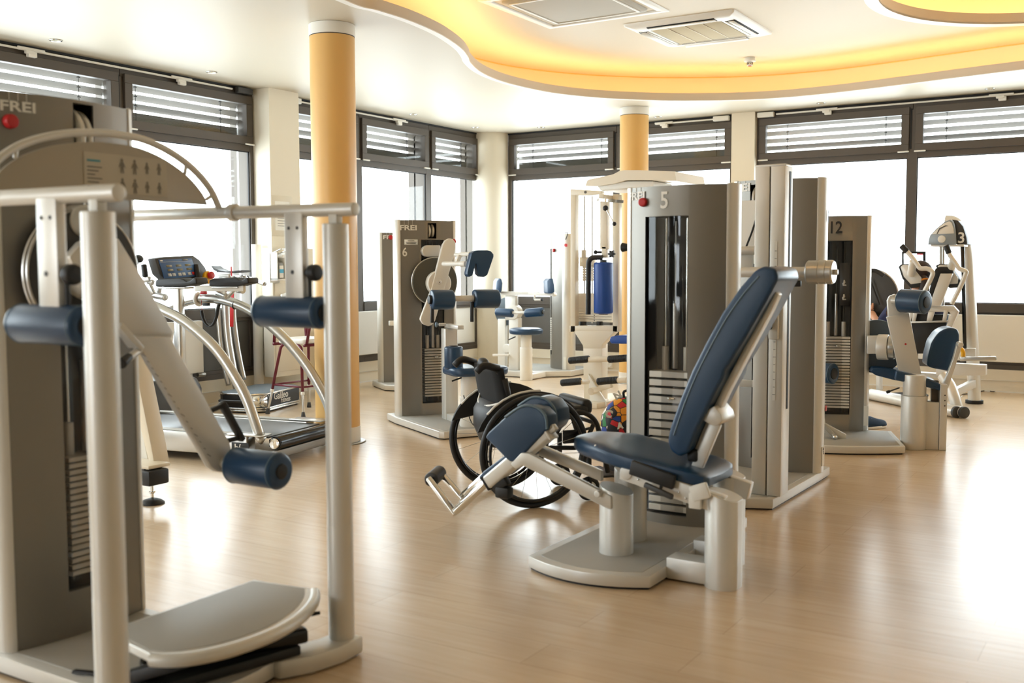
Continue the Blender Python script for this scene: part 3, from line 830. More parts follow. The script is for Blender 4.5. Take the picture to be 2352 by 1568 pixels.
    m = MB(); p = py(1371, 1135, 3.66); m.cyl(p, p+V((0, .03, 0)), .014); T.part('arm_bolt', m, M_silver)
    sl0, sl1 = py(1122, 1108, 3.74), py(1262, 991, 3.74)
    m = MB(); m.bar(sl0, sl1, .06, .062, Z, .012, 3); s_ = T.part('lever_sleeve', m, M_silver)
    m = MB(); m.bar(sl1, sl1+(sl1-sl0)*.10, .03, .03, Z, .006); m.bar(sl1-(sl1-sl0)*.015, sl1+(sl1-sl0)*.015, .07, .072, Z, .004); T.part('sleeve_end', m, M_silver, s_)
    m = MB(); m.bar(sl0-(sl1-sl0)*.012, sl0+(sl1-sl0)*.01, .066, .068, Z, .004); T.part('sleeve_collar', m, M_black, s_)
    for y, p in ((3.735, [(1132, 1094), (1046, 1174)]), (3.80, [(1118, 1090), (1062, 1141)])):
        m = MB(); m.cyl(py(*p[0], y), py(*p[1], y), .019, bev=.004); T.part('slide_tube', m, M_chrome)
    for y, p in ((3.735, [(1047, 1182), (984, 1098)]), (3.87, [(1064, 1146), (1006, 1079)])):
        m = MB(); m.cyl(py(*p[0], y), py(*p[1], y), .016, bev=.004); T.part('foot_bar', m, M_chrome)
    m = MB(); m.cyl(py(1047, 1178, 3.735), py(1064, 1144, 3.87), .012); T.part('cross_bar', m, M_chrome)
    r0 = py(990, 1102, 3.76); r1 = py(1010, 1084, 3.88)
    m = MB(); m.cyl(r0, r1, .034, bev=.006); r_ = T.part('foot_roller', m, M_dgrey)
    m = MB(); e = (r0-r1).normalized(); m.cyl(r0, r0+e*.035, .017, bev=.002); T.part('roller_axle', m, M_black, r_)
    # D-shaped shin pads and the slim calf pad
    D1 = [(1114, 1004), (1122, 992), (1160, 958), (1192, 936), (1214, 931), (1236, 938), (1252, 956), (1256, 985), (1250, 992), (1188, 1058), (1172, 1061), (1164, 1055)]
    D2 = [(1142, 975), (1150, 966), (1190, 932), (1216, 915), (1236, 912), (1258, 920), (1274, 942), (1277, 968), (1268, 984), (1210, 1030)]
    for y, d, Dp in ((3.70, .10, D1), (3.82, .13, D2)):
        q = [py(a, b, y) for a, b in Dp]
        m = MB(); m.prism([(p.x, p.z) for p in q], (0, y, 0), X, Z, -d, .008, 3, 12); pd = T.part('shin_pad', m, M_navy)
        pp = [py(a, b, y) for a, b in (Dp[2:8] if y < 3.75 else Dp[2:8])]
        m = MB(); m.tube(spline([p+V((0, .002, 0)) for p in pp], 5), .006, 8); T.part('piping', m, M_navyseam, pd)
    q = [py(a, b, 3.77) for a, b in [(1098, 1096), (1110, 1082), (1160, 1044), (1190, 1040), (1186, 1056), (1125, 1106), (1108, 1109)]]
    m = MB(); m.prism([(p.x, p.z) for p in q], (0, 3.77, 0), X, Z, -.2, .008, 3, 15); T.part('calf_pad', m, M_navy)
    m = MB(); m.box(py(1158, 1130, 3.74), (.07, .05, .05), .01); m.bar(py(1135, 1120, 3.74), py(1165, 1100, 3.74), .04, .05, Z, .008); T.part('lever_stop', m, M_black)
    # side knob on the tower
    p = py(1431, 568, 4.45); m = MB(); m.cyl(p+V((.03, 0, 0)), p+V((-.005, 0, 0)), .016, .022, .004); m.cyl(p+V((.05, 0, 0)), p+V((.03, 0, 0)), .012); T.part('knob', m, M_black)
machine5()
# ------------------------------------------------------------------ hip trainer filling the left foreground
def P2x(X0, pts): return [(q.y, q.z) for q in [px(a, b, X0) for a, b in pts]]
def hip_trainer():
    T = Thing('hip_trainer', 'large hip trainer at the left edge with arched poster panel, padded arm and footrest', 'exercise machine', (-2.6, 2.02, 0))
    pl = []
    for i in range(9):
        t = i/8; pl.append((-2.235+.055*4*t*(1-t), 1.755+.53*t))
    platform(T, [(-3.1, 1.755)]+pl+[(-3.1, 2.285)], .058)
    tower(T, (-2.92, 2.035, 0), Y, -X, .54, 1.748, .035, .12, win=(-.068, .155, .205, 1.33), slot=(.0, .075, 1.53, 1.738), logo=(-.172, 1.703, .042), red=(-.197, 1.658, .022), plates=(.245, 19, .0203, .0165))
    for y, s in ((1.58, -1), (2.42, 1)):
        yi = 1.755 if s < 0 else 2.285
        m = MB(); O_ = [(-2.33, yi-s*.005), (-2.235, yi+s*.02), (-2.212, y-s*.05), (-2.208, y+s*.045), (-2.108, y+s*.045), (-2.102, y-s*.06), (-2.125, yi-s*.03), (-2.175, yi-s*.12), (-2.24, yi-s*.12)]
        m.prism(O_ if s < 0 else O_[::-1], (0, 0, .004), X, Y, .056, .008); T.part('outrigger', m, M_silver)
        m = MB(); m.cyl((-2.158, y, .058), (-2.158, y, 1.358), .040, bev=.003, n=32); p = T.part('post', m, M_silver)
        m = MB(); m.cyl((-2.158, y, .058), (-2.158, y, .42), .0405, bev=.0005, n=32); T.part('lower_sleeve', m, M_silver, p)
        m = MB(); m.box((-2.158, y, 1.372), (.034, .028, .036), .003); T.part('tube_saddle', m, M_white, p)
        m = MB(); m.cyl((-2.075, y, 1.400), (-3.22, y, 1.412), .0205, bev=.004, n=24); t = T.part('top_tube', m, M_silver)
        m = MB(); m.cyl((-2.585, y, 1.406), (-2.615, y, 1.406), .028, bev=.003, n=24); T.part('tube_collar', m, M_silver, t)
        xb = -2.318 if s > 0 else -2.335
        m = MB(); m.box((xb, y-.004, 1.265), (.078 if s > 0 else .082, .03, .285), .006); b = T.part('hanger_bar', m, M_silver)
        for dx in (-.018, .018):
            m = MB(); m.cyl((xb+dx, y-.0185, 1.348), (xb+dx, y-.021, 1.348), .0055, bev=.001, n=12); T.part('bolt', m, M_dgrey, b)
        m = MB(); m.cyl((xb-.005, y-.0185, 1.21), (xb-.005, y-.021, 1.21), .007, bev=.001, n=12); T.part('bolt', m, M_dgrey, b)
        m = MB(); m.cyl((xb+.02, y, 1.208), (xb+.075, y, 1.208), .013); m.cyl((xb+.052, y, 1.208), (xb+.088, y, 1.208), .026, bev=.01); m.cyl((xb+.05, y, 1.2), (xb+.05, y, 1.13), .006); T.part('knob', m, M_black, b)
        roller(T, 'hip_roller', (-2.49, y, 1.083), (-2.21, y, 1.083), .050, M_navy, .55)
    # arch over both tubes and the poster panel hanging in it
    ap = [(1.58, 1.405), (1.60, 1.462), (1.655, 1.525), (1.74, 1.574), (1.85, 1.606), (1.95, 1.620), (2.03, 1.622), (2.12, 1.616), (2.22, 1.587), (2.31, 1.54), (2.38, 1.477), (2.42, 1.405)]
    m = MB(); m.tube(spline([(-2.66, a, b) for a, b in ap], 5), .0115, 12); T.part('arch_tube', m, M_silver)
    a2 = [(1.615, 1.43), (1.65, 1.485), (1.70, 1.523), (1.77, 1.556), (1.86, 1.581), (1.95, 1.593), (2.03, 1.595), (2.11, 1.589), (2.20, 1.563), (2.285, 1.519), (2.345, 1.466), (2.365, 1.43)]
    m = MB(); m.prism([(p.x, p.y) for p in spline([(a, b, 0) for a, b in a2], 3)], (-2.668, 0, 0), Y, Z, .008, .002); pn = T.part('poster_panel', m, M_grey if False else mat('panel_taupe', rgb(176, 168, 152), .5, .1, .02))
    for y0, z0, y1, z1 in ((1.70, 1.552, 1.695, 1.523), (2.28, 1.555, 2.275, 1.523), (1.60, 1.455, 1.62, 1.442), (2.385, 1.462, 2.36, 1.448)):
        m = MB(); m.cyl((-2.662, y0, z0), (-2.662, y1, z1), .006); T.part('panel_clip', m, M_silver)
    m = MB(); q = P2x(-2.655, [(188, 350), (376, 366), (376, 456), (188, 446)]); q = [(1.905, 1.562), (2.20, 1.562), (2.20, 1.447), (1.905, 1.447)]
    m.prism(q, (-2.659, 0, 0), Y, Z, .0012); po = T.part('poster', m, mat('poster_sheet', rgb(194, 186, 168), .6, 0, .02))
    for i in range(6):
        m = MB(); m.prism([(0, 0), (.05-.012*(i % 3), 0), (.05-.012*(i % 3), .003), (0, .003)], (-2.6575, 1.915, 1.518-.011*i), Y, Z, .0005); T.part('print', m, M_ink, po)
    m = MB(); m.prism([(0, 0), (.045, 0), (.045, .006), (0, .006)], (-2.6575, 1.915, 1.535), Y, Z, .0005); T.part('print', m, mat('print_teal', rgb(80, 150, 165), .6), po)
    for r in range(2):
        for k in range(4):
            yy, zz, s = 2.035+.045*k, 1.53-.058*r, (1 if k < 2 else .8)
            m = MB(); poly = [(-.006, -.022), (-.002, -.022), (0, -.004), (.002, -.022), (.006, -.022), (.005, 0), (.012, -.006), (.006, .01), (.003, .012), (.005, .018), (0, .023), (-.005, .018), (-.003, .012), (-.006, .01), (-.012, -.006), (-.005, 0)]
            m.prism([(a*s, b*s) for a, b in poly], (-2.6575, yy, zz), Y, Z, .0005); T.part('pictogram', m, mat('poster_print', rgb(128, 121, 110), .7) if r+k == 0 else bpy.data.materials['poster_print'], po)
    # disc, hub and the swinging arm
    c = V((-2.86, 2.022, 1.21))
    m = MB(); m.cyl(c, c+X*.03, .195, bev=.006, n=64); d = T.part('cam_disc', m, M_dgrey)
    m = MB(); m.ring(c+X*.012, .196, .006, X, 64, 8); m.ring(c+X*.026, .193, .005, X, 64, 8); T.part('disc_rim', m, M_alu, d)
    m = MB(); m.cyl(c+X*.03, c+X*.10, .085, bev=.006, n=40); T.part('hub', m, M_silver)
    m = MB(); m.cyl((-2.95, 2.022, 1.37), (-2.95+.13, 2.022, 1.37), .05, bev=.01, n=30); T.part('swivel_head', m, M_silver)
    m = MB(); m.tube([(-2.86, 2.035, 1.55), (-2.83, 2.03, 1.40), (-2.80, 2.03, 1.30)], .004, 8); T.part('steel_cable', m, M_alu)
    out = [(150, 590), (180, 556), (225, 540), (264, 548), (325, 648), (390, 764), (384, 776), (300, 800), (262, 748), (172, 640)]
    m = MB(); m.prism(P2x(-2.72, out), (-2.735, 0, 0), Y, Z, .035, .005); T.part('swing_arm', m, M_silver)
    out = [(290, 770), (384, 772), (456, 898), (522, 1016), (526, 1040), (524, 1068), (514, 1085), (492, 1082), (478, 1072), (312, 790)]
    m = MB(); m.prism(P2x(-2.70, out), (-2.715, 0, 0), Y, Z, .03, .006); ar = T.part('arm_slide', m, M_silver)
    for i in range(16):
        t = i/15; q = px(330+150*t, 815+230*t, -2.683)
        m = MB(); m.box(q, (.0006, .010 if i % 3 else .018, .0018), 0, 1, Matrix.Rotation(-.6, 4, 'X')); T.part('scale_mark', m, M_ink, ar)
    m = MB(); m.bar(px(270, 745, -2.69), px(322, 802, -2.69), .02, .035, X, .005); m.cyl(px(322, 802, -2.70), px(296, 822, -2.66), .012); T.part('pull_pin', m, M_silver)
    m = MB(); m.cyl(px(298, 818, -2.66), px(278, 836, -2.63), .012, .016, .005); T.part('pin_knob', m, M_black)
    a, b = px(512, 930, -2.70), px(553, 1005, -2.70)
    m = MB(); m.bar(a, b, .022, .028, X, .006, ext=.012); h = T.part('grip_handle', m, M_black)
    for q, r in ((a, px(478, 945, -2.70)), (b, px(520, 1012, -2.70))):
        m = MB(); m.bar(q, r, .016, .016, X, .004); T.part('grip_stub', m, M_black, h)
    e = px(505, 1062, -2.70)
    m = MB(); m.cyl(e, e+X*.05, .018); T.part('roller_axle', m, M_silver)
    s0 = px(556, 1066, -2.655); dirx = X
    roller(T, 'thigh_roller', V((-2.66, s0.y-.035, .555)), V((-2.435, s0.y-.035, .555)), .061, M_navy, .42)
    # footrest with bowed lip over black linkage
    st = []
    zt = .205
    deck = [(-2.49, 1.72), (-2.49, 2.36)]
    lip = [(-2.255, 2.40), (-2.195, 2.33), (-2.135, 2.22), (-2.10, 2.10), (-2.095, 2.0), (-2.11, 1.90), (-2.145, 1.82), (-2.19, 1.775), (-2.235, 1.755)]
    lip = [(a, b) for a, b in [(p.x, p.y) for p in spline([(a, b, 0) for a, b in lip], 3)]]
    def bend(p): return p[2] + .07*max(0, (p[0]+2.49))**2
    poly = [(-2.49, 1.80), ]+list(reversed(lip))+[(-2.49, 2.37)]
    m = MB(); m.prism(poly, (0, 0, zt-.028), X, Y, .028, .006, 3, 30); f = T.part('footrest', m, M_silver)
    ins = [(-2.475, 1.815)]+[(a-.024, 2.06+(b-2.06)*.95) for a, b in reversed(lip)]+[(-2.475, 2.352)]
    m = MB(); m.prism(ins, (0, 0, zt-.001), X, Y, .003, .001); T.part('footrest_mat', m, M_grey2, f)
    m = MB(); m.tube([(a+.003, b, zt-.015) for a, b in lip], .019, 12); T.part('footrest_lip', m, M_silver, f)
    for y in (1.80, 2.05, 2.20):
        m = MB(); m.bar((-2.42, y, .08), (-2.20, y+.06, .165), .05, .035, Z, .006); T.part('lift_link', m, M_black)
    m = MB(); m.bar((-2.40, 1.85, .10), (-2.165, 2.27, .115), .05, .045, Z, .010); T.part('gas_strut', m, M_blackm)
    m = MB(); m.bar((-2.33, 1.78, .075), (-2.20, 2.25, .075), .09, .03, Z, .006); T.part('linkage_beam', m, M_black)
    m = MB(); m.cyl((-2.19, 2.25, .165), (-2.145, 2.31, .172), .006); T.part('foot_lever', m, M_black)
    m = MB(); m.bar((-2.62, 1.79, .066), (-2.50, 1.83, .066), .02, .008, Z, .002); T.part('deck_latch', m, M_black)
hip_trainer()
# ------------------------------------------------------------------ tall column trainer behind machine 5
def column_trainer():
    T = Thing('column_trainer', 'tall trainer with twin silver columns and a drum handle, behind machine 5', 'exercise machine', (-1.9, 5.5, 0))
    platform(T, [(-2.25, 5.20), (-1.80, 4.96), (-1.618, 5.04), (-1.606, 5.85), (-1.606, 6.05), (-2.25, 6.05)], .058, .04)
    tower(T, (-1.865, 5.80, 0), X, Y, .545, 1.715, .05, .13, win=(-.12, .06, .12, 1.50), slot=(-.145, -.07, 1.52, 1.69), logo=(-.215, 1.675, .062), num=None, plates=(.13, 18, .03, .025), tag_at=(1, .15))
    T.text('number', '1', .10, (-1.5915, 5.865, 1.50), Y, Z, M_dletter, None, .0006)
    m = MB(); m.box((-1.594, 5.9, .42), (.003, .03, .03), .001); T.part('warning_dot', m, M_red)
    for x0, x1 in ((-1.752, -1.678), (-1.672, -1.600)):
        m = MB(); m.box(((x0+x1)/2, 5.165, .892), (x1-x0, .13, 1.665), .004); T.part('guide_column', m, M_silver)
    m = MB(); m.box((-1.675, 5.16, .89), (.012, .10, 1.66), 0); T.part('column_gap', m, M_frame)
    m = MB(); m.box((-1.5995, 5.185, 1.10), (.004, .022, 1.20), 0); T.part('side_slot', m, M_gasket_gap)
    m = MB(); m.box((-1.640, 5.0985, .95), (.014, .002, .80), 0); sc = T.part('scale_strip', m, M_white)
    for i in range(20):
        m = MB(); m.box((-1.640, 5.0968, .58+.038*i), (.010 if i % 5 else .014, .001, .002), 0); T.part('scale_mark', m, M_ink, sc)
    m = MB(); m.box((-1.675, 5.165, 1.727), (.155, .132, .012), .004); T.part('column_cap', m, M_silver)
    # carriage, drum and bars
    m = MB(); m.cyl((-1.84, 5.06, 1.196), (-1.46, 5.06, 1.196), .026, bev=.004); T.part('drum_axle', m, M_silver)
    m = MB(); m.lathe([(0, 0), (.05, .004), (.058, .012), (.058, .065), (.056, .067), (.058, .069), (.058, .10), (.056, .102), (.058, .104), (.058, .128), (.052, .135), (0, .135)], (-1.475, 5.06, 1.196), X, 36); T.part('drum', m, M_alu)
    m = MB(); m.cyl((-1.342, 5.06, 1.196), (-1.322, 5.06, 1.196), .014); T.part('drum_knob', m, M_silver)
    m = MB(); m.bar((-1.64, 5.06, 1.14), (-1.50, 5.06, 1.14), .02, .03, Z, .004); T.part('release_handle', m, M_black)
    m = MB(); m.box((-1.655, 5.04, .985), (.03, .05, .15), .008); T.part('black_grip', m, M_black)
    m = MB(); m.box((-1.64, 5.085, 1.0), (.05, .03, .28), .006); T.part('carriage_plate', m, M_silver)
    for z, r in ((1.306, .022), (1.196, .022)):
        m = MB(); m.cyl((-1.99, 5.13, z), (-1.75, 5.13, z), r, bev=.004); T.part('cross_bar', m, M_silver)
    m = MB(); m.box((-1.87, 5.14, 1.25), (.20, .015, .10), .003); T.part('bracket_plate', m, M_silver)
    m = MB(); m.bar((-1.99, 5.13, .625), (-1.74, 5.13, .625), .03, .035, Z, .004); T.part('lower_bar', m, M_silver)
    m = MB(); m.tube([(-1.93, 5.76, 1.62), (-1.98, 5.72, 1.42), (-2.02, 5.70, 1.30)], .006, 8); T.part('steel_cable', m, M_black)
    m = MB(); m.prism([(-.06, -.18), (.06, -.18), (.06, .18), (-.06, .18)], (-2.02, 5.738, 1.42), X, Z, -.004); T.part('instruction_sheet', m, M_paper)
column_trainer()
# ------------------------------------------------------------------ machine 12
def machine12():
    A12 = 18.
    T = Thing('thigh_trainer', 'thigh trainer marked 12 with navy roller arm and curved back pad', 'exercise machine', (-1.90, 7.40, 0), A12)
    F = T.mi
    L = lambda p: F @ V(p)
    # base: bowed front edge
    f0, f1 = L((-2.25, 6.70, 0)), L((-1.378, 7.015, 0))
    pl = []
    for i in range(11):
        t = i/10; pl.append((f0.x+(f1.x-f0.x)*t, f0.y+(f1.y-f0.y)*t-.10*4*t*(1-t)*.9))
    platform(T, pl+[(f1.x-.02, .12), (f0.x, .12)], .056, .03)
    tower(T, (-.045, .06, 0), X, Y, .50, 1.578, .05, .12, win=(-.115, .110, .175, 1.405), num=(-.01, 1.495, '12'), numm=M_dletter, plates=(.22, 25, .0205, .0165), nsize=.115, tag_at=None)
    def Q(y, pts): return [T.q(a, b, 'y', y) for a, b in pts]
    def prism(pts, y, d, bev=.004, seg=2, ang=30):
        m = MB(); m.prism([(p.x, p.z) for p in Q(y, pts)], (0, y, 0), X, Z, -d, bev, seg, ang); return m
    # type plate
    q = T.q(1989, 955, 'y', .04); m = MB(); m.box(q, (.03, .003, .14), .001); n_ = T.part('type_plate', m, M_paper)
    # instruction panel inside the window with pictograms
    m = MB(); m.box((.015, .036, 1.10), (.065, .002, .30), 0); g = T.part('instruction_panel', m, M_dgrey)
    for zz in (1.11, 1.01):
        m = MB(); m.prism([(a*.022, b*.022) for a, b in [(-.5, -1), (.6, -1), (.6, -.6), (-.1, -.5), (.3, .1), (.1, .9), (-.3, .9), (-.4, .1), (-.7, -.2)]], (.015, .0345, zz), X, Z, -.001); T.part('pictogram', m, M_letter, g)
    # side beam, hub, disc
    m = prism([(1990, 770), (2036, 770), (2036, 811), (1990, 811)], .02, -.06); T.part('side_beam', m, M_silver)
    c = T.q(2024, 797, 'y', -.02); 
    ax = T.q(2024, 797, 'y', -.02)
    c = V((c.x, .02, c.z))
    m = MB(); m.cyl((c.x-.02, .0, c.z), (c.x+.05, -.02, c.z), .09, bev=.006, n=40); T.part('hub', m, M_silver)
    m = MB(); m.cyl((c.x+.05, -.02, c.z), (c.x+.09, -.03, c.z), .082, bev=.006, n=40); T.part('hub', m, M_alu)
    m = MB(); m.cyl((c.x-.02, .09, c.z-.005), (c.x-.02, .12, c.z-.005), .19, bev=.005, n=56); T.part('cam_disc', m, mat('slate_disc', rgb(70, 78, 84), .45, .2))
    # swinging arm
    m = prism([(2038, 690), (2043, 680), (2056, 675), (2068, 680), (2088, 722), (2116, 862), (2064, 850), (2040, 726)], -.10, .05, .006, 2, 35); T.part('swing_arm', m, M_silver)
    m = prism([(2036, 728), (2088, 718), (2117, 862), (2064, 850)], -.125, .03, .004); a_ = T.part('arm_cover', m, M_silver)
    q = T.q(2080, 790, 'y', -.157); m = MB(); m.cyl(q, q+V((0, -.003, 0)), .007, bev=.001, n=14); T.part('red_mark', m, M_red, a_)
    a = T.q(2048, 690, 'y', -.12); m = MB(); m.cyl(a+V((0, .0, 0)), a+V((.10, -.06, 0)), .02); T.part('roller_axle', m, M_silver)
    a, b = T.q(2068, 690, 'y', -.15), T.q(2128, 694, 'y', -.27)
    roller(T, 'shin_roller', a, b, .079, M_navy, .5)
    # seat and back pad
    m = prism([(1998, 853), (2003, 844), (2020, 843), (2060, 850), (2110, 862), (2150, 876), (2166, 886), (2168, 893), (2160, 897), (2130, 889), (2080, 878), (2050, 872), (2012, 862)], -.02, .30, .012, 3, 20); T.part('seat', m, M_navy)
    m = prism([(2058, 851), (2110, 862), (2150, 876), (2166, 886), (2168, 894), (2158, 897), (2110, 884), (2055, 872)], -.30, .05, .016, 3, 20); T.part('seat_side', m, M_navy)
    m = prism([(2129, 840), (2132, 815), (2140, 785), (2155, 764), (2172, 754), (2188, 752), (2200, 756), (2204, 768), (2203, 790), (2197, 818), (2190, 845), (2182, 853), (2172, 851), (2140, 845)], -.06, .26, .03, 4, 14); T.part('back_pad', m, M_navy)
    m = prism([(2199, 786), (2206, 784), (2210, 792), (2206, 806), (2178, 892), (2165, 888), (2190, 822)], -.15, .05, .004); T.part('back_bar', m, M_silver)
    q = T.q(2202, 790, 'y', -.14); m = MB(); m.cyl(q, q+V((.0, -.08, 0)), .018); T.part('bar_joint', m, M_silver)
    # pedestal
    p = L((-1.382, 7.285, 0))
    m = MB(); m.cyl((p.x, p.y, .0), (p.x, p.y, .36), .084, bev=.004, n=36); pd = T.part('pedestal', m, M_silver)
    m = MB(); m.cyl((p.x, p.y, .36), (p.x, p.y, .50), .074, bev=.004, n=36); T.part('pedestal_riser', m, M_silver, pd)
    m = MB(); m.box((p.x+.112, p.y+.02, .16), (.085, .11, .32), .004); T.part('pedestal_box', m, M_silver)
    m = MB(); m.box((p.x+.178, p.y+.0, .22), (.045, .09, .44), .003); r = T.part('back_rail', m, M_silver)
    m = MB(); m.box((p.x+.130, p.y+.03, .38), (.045, .05, .16), .003); T.part('rail_core', m, M_frame, r)
    for k in range(3):
        m = MB(); m.cyl((p.x+.185, p.y-.046, .30+.035*k), (p.x+.185, p.y-.044, .30+.035*k), .005, bev=.0005, n=10); T.part('rail_hole', m, M_frame, r)
    a, b = T.q(2066, 890, 'y', -.26), T.q(2044, 898, 'y', -.28)
    m = MB(); m.cyl(a, b, .005); h = T.part('seat_lever', m, M_dgrey)
    m = MB(); m.cyl(b, b+(b-a)*.35, .010, bev=.003); T.part('lever_grip', m, M_black, h)
    # ankle roller and link at the left
    a = T.q(1908, 857, 'y', -.10); roller(T, 'ankle_roller', a+V((-.10, .06, 0)), a+V((.02, -.03, 0)), .072, M_navy, .55)
    m = prism([(1882, 935), (1890, 930), (1896, 972), (1944, 998), (1944, 1019), (1926, 1016), (1880, 985)], -.32, .04, .004); T.part('foot_link', m, M_silver)
    m = prism([(1886, 975), (1892, 970), (1922, 1000), (1918, 1010)], -.345, .02, .003); T.part('link_strut', m, M_alu)
    q = T.q(1918, 1004, 'y', -.37); m = MB(); m.ball(q, .016); T.part('link_joint', m, M_chrome)
machine12()
# ------------------------------------------------------------------ machine 6 and its neighbours
def qprism(T, pts, y, d, bev=.004, seg=2, ang=30):
    m = MB(); m.prism([(p.x, p.z) for p in [T.q(a, b, 'y', y) for a, b in pts]], (0, y, 0), X, Z, -d, bev, seg, ang); return m
def wprism(pts, y, d, bev=.004, seg=2, ang=30):
    """outline on the upright plane y, pushed back by d"""
    m = MB(); m.prism([(p.x, p.z) for p in [py(a, b, y) for a, b in pts]], (0, y, 0), X, Z, -d, bev, seg, ang); return m
def dpad(m, a, b, r, back=.55):
    """roller with one flattened side"""
    a, b = V(a), V(b); d = (b-a).normalized(); u = Z; w = d.cross(u).normalized()
    sec = [(r*math.cos(2*PI*i/28), r*math.sin(2*PI*i/28)) for i in range(28)]
    S = []
    for t, k in ((0, .86), (.03, .97), (.08, 1), (.92, 1), (.97, .97), (1, .86)):
        S.append([a+(b-a)*t+w*(max(-back*r, c)*k)+u*(s*k) for c, s in sec])
    m.loft(S); return m
def machine6():
    T = Thing('back_trainer', 'back trainer marked 6 with navy rollers and split neck pad', 'exercise machine', (-4.884, 6.546, 0), 55.)
    platform(T, [(-.275, .02), (-.195, -.80), (-.165, -.835), (.27, -.80), (.29, .25), (-.275, .25)], .06, .035)
    hs, P, bow = tower(T, (0, .02, 0), X, Y, .52, 1.595, .02, .12, win=(-.055, .135, .155, 1.445), slot=(.0, .075, 1.455, 1.575), logo=(-.155, 1.535, .055), num=(-.185, 1.345, '6'), nsize=.095,
          plates=(.205, 18, .0215, .017), notice=(-.135, 1.425, .105, .042))
    m = MB(); m.cyl((.205, .01, 1.43), (.205, -.03, 1.43), .022); T.part('red_button', m, M_red, hs)
    c = T.q(997, 646, 'y', -.05)
    m = MB(); m.cyl(c, c-Y*.025, .182, bev=.005, n=64); d = T.part('cam_disc', m, mat('olive_grey_disc', rgb(88, 86, 78), .4, .3))
    m = MB(); m.ring(c-Y*.012, .184, .006, Y, 64, 8); T.part('disc_rim', m, M_alu, d)
    c2 = T.q(1003, 650, 'y', -.08)
    m = MB(); m.cyl(c2, c2-Y*.075, .095, bev=.008, n=40); T.part('hub', m, M_white)
    m = qprism(T, [(969, 576), (973, 567), (980, 563), (1012, 563), (1012, 590), (980, 590), (973, 586)], -.05, .05, .006); T.part('pulley_cover', m, M_silver)
    m = qprism(T, [(1017, 562), (1023, 552), (1032, 547), (1041, 549), (1047, 557), (1047, 570), (1038, 606), (1000, 736), (993, 746), (984, 749), (972, 744), (966, 734), (967, 728), (990, 668)], -.165, .035, .006, 2, 25); a_ = T.part('swing_arm', m, M_white)
    c3 = T.q(1009, 648, 'y', -.202); m = MB(); m.cyl(c3, c3-Y*.003, .02, bev=.001); T.part('arm_boss', m, M_silver, a_)
    m = MB(); m.cyl(c3, c3-Y*.005, .004, bev=0, n=10); T.part('arm_screw', m, M_dletter, a_)
    # upper tubes and the split neck pad
    p = T.q(1018, 606, 'y', -.20); q = T.q(1062, 606, 'y', -.42)
    m = MB(); m.cyl(p, q, .018); m.cyl(T.q(1058, 606, 'y', -.40), T.q(1070, 606, 'y', -.45), .022); T.part('pad_tube', m, M_white)
    p = T.q(1046, 585, 'y', -.26); q = T.q(1080, 583, 'y', -.45)
    m = MB(); m.cyl(p, q, .016); T.part('pad_tube', m, M_white)
    m = MB(); m.bar(T.q(1050, 602, 'y', -.34), T.q(1056, 586, 'y', -.34), .03, .035, Y, .004); T.part('tube_link', m, M_white)
    pad = [(1066, 631), (1066, 625), (1076, 582), (1082, 577), (1090, 575), (1112, 575), (1120, 577), (1126, 584), (1126, 590), (1112, 631), (1104, 636), (1096, 635), (1090, 629), (1088, 606), (1085, 605), (1078, 632), (1070, 636)]
    m = qprism(T, pad, -.50, -.07, .012, 3, 18); n_ = T.part('neck_pad', m, M_navy)
    e = T.q(1119, 584, 'y', -.507); m = MB(); m.cyl(e+Y*.01, e-Y*.006, .019); T.part('pad_cap', m, M_silver, n_)
    # roller pair
    ya = -.50
    a, b = T.q(990, 688, 'y', ya), T.q(1040, 688, 'y', ya); m = dpad(MB(), a, b, .073); r_ = T.part('hip_roller', m, M_navy)
    m = MB(); m.cyl(a-X*.02, a+X*.01, .034, bev=.006); T.part('end_cap', m, M_black, r_)
    a, b = T.q(1088, 686, 'y', ya), T.q(1144, 686, 'y', ya); m = dpad(MB(), a, b, .071); r_ = T.part('hip_roller', m, M_navy)
    m = MB(); m.cyl(b-X*.01, b+X*.012, .04, bev=.005); T.part('end_cap', m, M_black, r_)
    a, b = T.q(1038, 685, 'y', ya), T.q(1090, 685, 'y', ya)
    m = MB(); m.cyl(a, b, .022); s_ = T.part('roller_shaft', m, M_silver)
    m = MB(); m.cyl(b-X*.012, b+X*.004, .035); T.part('shaft_collar', m, M_black, s_)
    for k, (x0, y0, y1) in enumerate(((993, 702, 741), (1084, 693, 739))):
        m = MB(); m.cyl(T.q(x0, y0, 'y', ya), T.q(x0, y1, 'y', ya), .014, bev=.004); T.part('grip', m, M_black)
    # column, seat
    m = MB(); m.box((.085, -.25, .41), (.10, .10, .70), .004); T.part('column', m, M_silver)
    m = MB(); m.box((.10, -.45, .085), (.12, .40, .05), .004); T.part('column_foot', m, M_silver)
    m = MB(); m.box((.085, -.36, .78), (.05, .30, .03), .004); T.part('roller_bracket', m, M_silver)
    k = T.q(1018, 745, 'y', -.30); m = MB(); m.cyl(k+X*.02, k-X*.035, .012); T.part('pull_pin', m, M_silver)
    m = MB(); m.ball(k-X*.055, .016, .7, 1, 1.3); T.part('pin_knob', m, M_navyseam)
    sc = V((.10, -.66, 0)); zs = T.q(1080, 858, 'y', -.66).z
    st = rrect(.44, .36, .10, 6)
    m = MB(); m.prism([(a+.04, b) for a, b in st], (sc.x, sc.y, zs-.005), X, Y, .062, .022, 4, 20); T.part('seat', m, M_navy)
    a = T.q(1042, 833, 'y', -.66)
    m = MB(); m.cyl((a.x, -.66, zs+.04), (a.x, -.66, zs+.205), .068, bev=.014, n=32); b_ = T.part('thigh_roll', m, M_navy)
